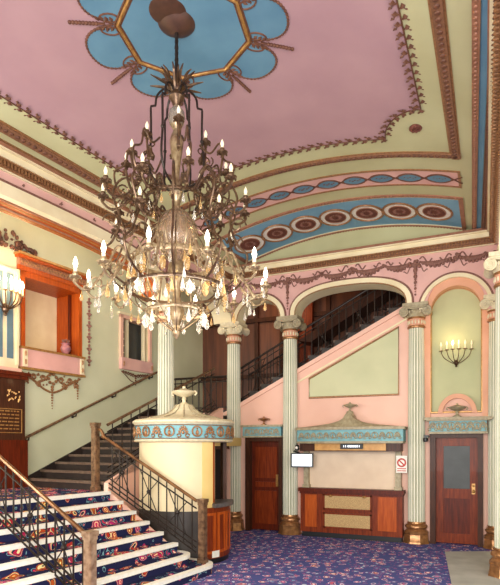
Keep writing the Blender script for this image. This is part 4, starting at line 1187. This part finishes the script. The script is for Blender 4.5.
def put(proto, loc):
    c, b, d = proto
    if used[id(proto)]:
        c2, b2, d2_ = c.copy(), b.copy(), d.copy()
        for o in (c2, b2, d2_): COL.objects.link(o)
        b2.parent = c2; b2.matrix_parent_inverse = Matrix.Identity(4)
        c, d = c2, d2_
    used[id(proto)] = True
    for o in (c, d):
        o.parent = ch; o.matrix_parent_inverse = base; o.location = loc
CA = math.atan2(-CC.y, -CC.x)
def even(n, ph): return [ph+360.0*k/n for k in range(n)]
tiers = [
  # radius, cup y, angles from the entrance side, r0, y0, dip, lift, lit
  (.28, 140, even(4, 4), .22, 158, .03, -.04, False),
  (.49, 166, [62,100,-62,-100,150,-150], .25, 178, .10, .06, False),
  (.72, 203, even(11, 8), .26, 202, .11, .10, False),
  (.60, 230, even(5, 40), .28, 226, .08, .05, False),
  (.92, 287, even(12, 16), .44, 264, .10, .09, True),
]
for (r, y, angs, r0, y0, dip, lift, lit) in tiers:
    for k, dg in enumerate(angs):
        a = CA+math.radians(dg); rr = r*(1+.04*math.sin(k*2.3)); dz = .03*math.cos(k*1.7)
        arm_mesh(a, r0, zp(y0), rr, zp(y)+dz, dip, lift).build('arm', 'chand_gold' if lit else 'chand_metal', ch)
        put(plt if lit else pd, cy(rr, a, zp(y)+dz))
# long S scrolls joining the tiers
for k in range(10):
    a = 2*PI*(k+.3)/10
    mb = MB(); mb.tube(spline([cy(.30,a,zp(200)), cy(.50,a,zp(188)), cy(.62,a,zp(205)), cy(.55,a,zp(228)), cy(.62,a,zp(250)), cy(.72,a,zp(262)), cy(.66,a,zp(278)), cy(.50,a,zp(290))], 5), .011, 6)
    mb.tube([cy(.62+.09*math.cos(w*.5)*math.exp(-w*.09), a, zp(232)+.09*math.sin(w*.5)*math.exp(-w*.09)) for w in range(17)], .008, 5)
    mb.build('scroll', 'chand_metal', ch)
for k in range(7):
    a = 2*PI*(k+.1)/7
    mb = MB(); mb.tube(spline([cy(.25,a,zp(150)), cy(.36,a,zp(160)), cy(.46,a,zp(152)), cy(.50,a,zp(168)), cy(.60,a,zp(176)), cy(.56,a,zp(194)), cy(.40,a,zp(204)), cy(.30,a,zp(201))], 5), .010, 6); mb.build('scroll', 'chand_metal', ch)
# crystals
def crystal_proto(kind, m):
    mb = MB()
    if kind == 'kite':
        pr = [(0,0),(.018,-.03),(.052,-.075),(.034,-.10),(.055,-.125),(.02,-.18),(0,-.20)]
        vs = []; 
        for s in (1,-1): pass
        for x, z in pr[1:-1]: vs += [(x,0,z),(0,.014,z),(-x,0,z),(0,-.014,z)]
        n = len(pr)-2; fs = []
        for j in range(n-1):
            for k in range(4): k2 = (k+1) % 4; fs.append((j*4+k, j*4+k2, (j+1)*4+k2, (j+1)*4+k))
        vs += [(0,0,0),(0,0,-.20)]; t = len(vs)-2
        fs += [(t,(k+1) % 4,k) for k in range(4)]+[(t+1,(n-1)*4+k,(n-1)*4+(k+1) % 4) for k in range(4)]
        mb.add(vs, fs)
    else:
        mb.lathe([(0,0),(.008,-.03),(.016,-.07),(.028,-.12),(.030,-.145),(.018,-.17),(0,-.18)], (0,0,0), 8)
    mb.tube([(0,0,.045),(0,0,0)], .004, 4)
    o = mb.build('crystal_drop', m, None, 20); return o
protos = [crystal_proto('kite','crystal'), crystal_proto('drop','crystal'), crystal_proto('drop','crystal_amber'), crystal_proto('kite','crystal_amber')]
firsts = [True]*4
def hang(i, loc, a, s=1.0):
    o = protos[i]
    if not firsts[i]: o = o.copy(); COL.objects.link(o)
    firsts[i] = False
    o.parent = ch; o.matrix_parent_inverse = base; o.location = loc; o.rotation_euler = (0,0,a); o.scale = (s*.72,s*.72,s*.72)
for k in range(22): a = 2*PI*k/22; hang((1,2,0)[k % 3], cy(.46,a,zp(266)), a+PI/2+.3*(k % 3), .95)
for k in range(20): a = 2*PI*(k+.5)/20; hang((2,0,3,1)[k % 4], cy(.50,a,zp(293)), a+PI/2, 1.05)
for k in range(10): a = 2*PI*k/10; hang((0,1)[k % 2], cy(.30,a,zp(314)), a, 1.1)
for k in range(12): a = .1+2*PI*k/12; hang((0,1,2)[k % 3], cy(.74,a,zp(299)), a+PI/2+.4, 1.0)
for k in range(12): a = .1+2*PI*k/12; hang((1,2)[k % 2], cy(.90,a,zp(296)), a, .8)
for k in range(8): a = 2*PI*k/8; hang((2,1)[k % 2], cy(.27,a,zp(204)), a, .8)
for k in range(6): a = 2*PI*(k+.3)/6; hang(1, cy(.56,a,zp(232)), a, .8)
for k in range(30):
    a = 2*PI*k/30+random.uniform(-.1,.1); rr = random.uniform(.30,.80)
    hang(random.choice((0,1,1,2)), cy(rr, a, zp(random.uniform(268,306))), a+random.uniform(0,PI), random.uniform(.6,.9))
# pinched amber sleeves round the basket
for k in range(12):
    a = 2*PI*(k+.5)/12
    mb = MB(); mb.lathe([(.0,-.07),(.022,-.05),(.03,0),(.02,.05),(.0,.07)], cy(.43,a,zp(277)), 8); mb.build('amber_bead', 'crystal_amber', ch)

# ------------------------------------------------------------------ light
w = bpy.data.worlds.new('World'); sc.world = w; w.use_nodes = True
w.node_tree.nodes['Background'].inputs['Color'].default_value = (1.0, .97, .93, 1); w.node_tree.nodes['Background'].inputs['Strength'].default_value = .9
def area(name, loc, target, sx, sy, power, col):
    l = bpy.data.lights.new(name, 'AREA'); l.shape = 'RECTANGLE'; l.size = sx; l.size_y = sy; l.energy = power; l.color = col
    o = bpy.data.objects.new(name, l); COL.objects.link(o); o.location = loc
    o.rotation_euler = (Vector(target)-Vector(loc)).to_track_quat('-Z','Y').to_euler(); return o
def point(name, loc, power, col, r=.1):
    l = bpy.data.lights.new(name, 'POINT'); l.energy = power; l.color = col; l.shadow_soft_size = r
    o = bpy.data.objects.new(name, l); COL.objects.link(o); o.location = loc; return o
area('fill_entrance', (-1.0,-1.4,2.4), (-3.2,8,1.6), 5.5, 3.2, 400, (1.0,.97,.92))  # soft fill added behind the camera; its source is unseen
area('fill_side', (1.9,4.4,2.2), (-4,8,1.6), 3.5, 3.0, 85, (1.0,.98,.94))  # added fill from the right aisle, where no window is built
point('chandelier_glow', (CC.x,CC.y,3.05), 34, (1,.88,.70), .5)
point('sconce_glow', left(4.05,1.62,4.55), 22, (1,.62,.28), .12)
point('niche_glow', (-.52,10.12,3.75), 3.0, (1,.68,.36), .08)
point('stair_hall_glow', (-4.4,11.5,5.2), 16, (1,.7,.42), .2)
area('fill_left_aisle', left(8.4,.9,2.6), left(1.5,2.2,2.6), 1.2, 1.8, 150, (1.0,.97,.92))  # extra fill put in out of view to brighten the green wall
point('aisle_glow', left(2.6,1.1,5.6), 5, (1,.86,.62), .3)

# ------------------------------------------------------------------ camera
cd_ = bpy.data.cameras.new('Camera'); cam = bpy.data.objects.new('Camera', cd_); COL.objects.link(cam)
cd_.sensor_fit = 'HORIZONTAL'; cd_.sensor_width = 36; cd_.lens = 530/500*36; cd_.shift_y = 153.5/500
cd_.clip_start = .05; cd_.clip_end = 60
cam.location = (0, 0, 1.8); cam.rotation_euler = (PI/2, 0, math.atan(235/530))
sc.camera = cam
sc.view_settings.view_transform = 'Standard'; sc.view_settings.look = 'None'; sc.view_settings.gamma = 1; sc.view_settings.use_curve_mapping = False
sc.view_settings.exposure = 0.68
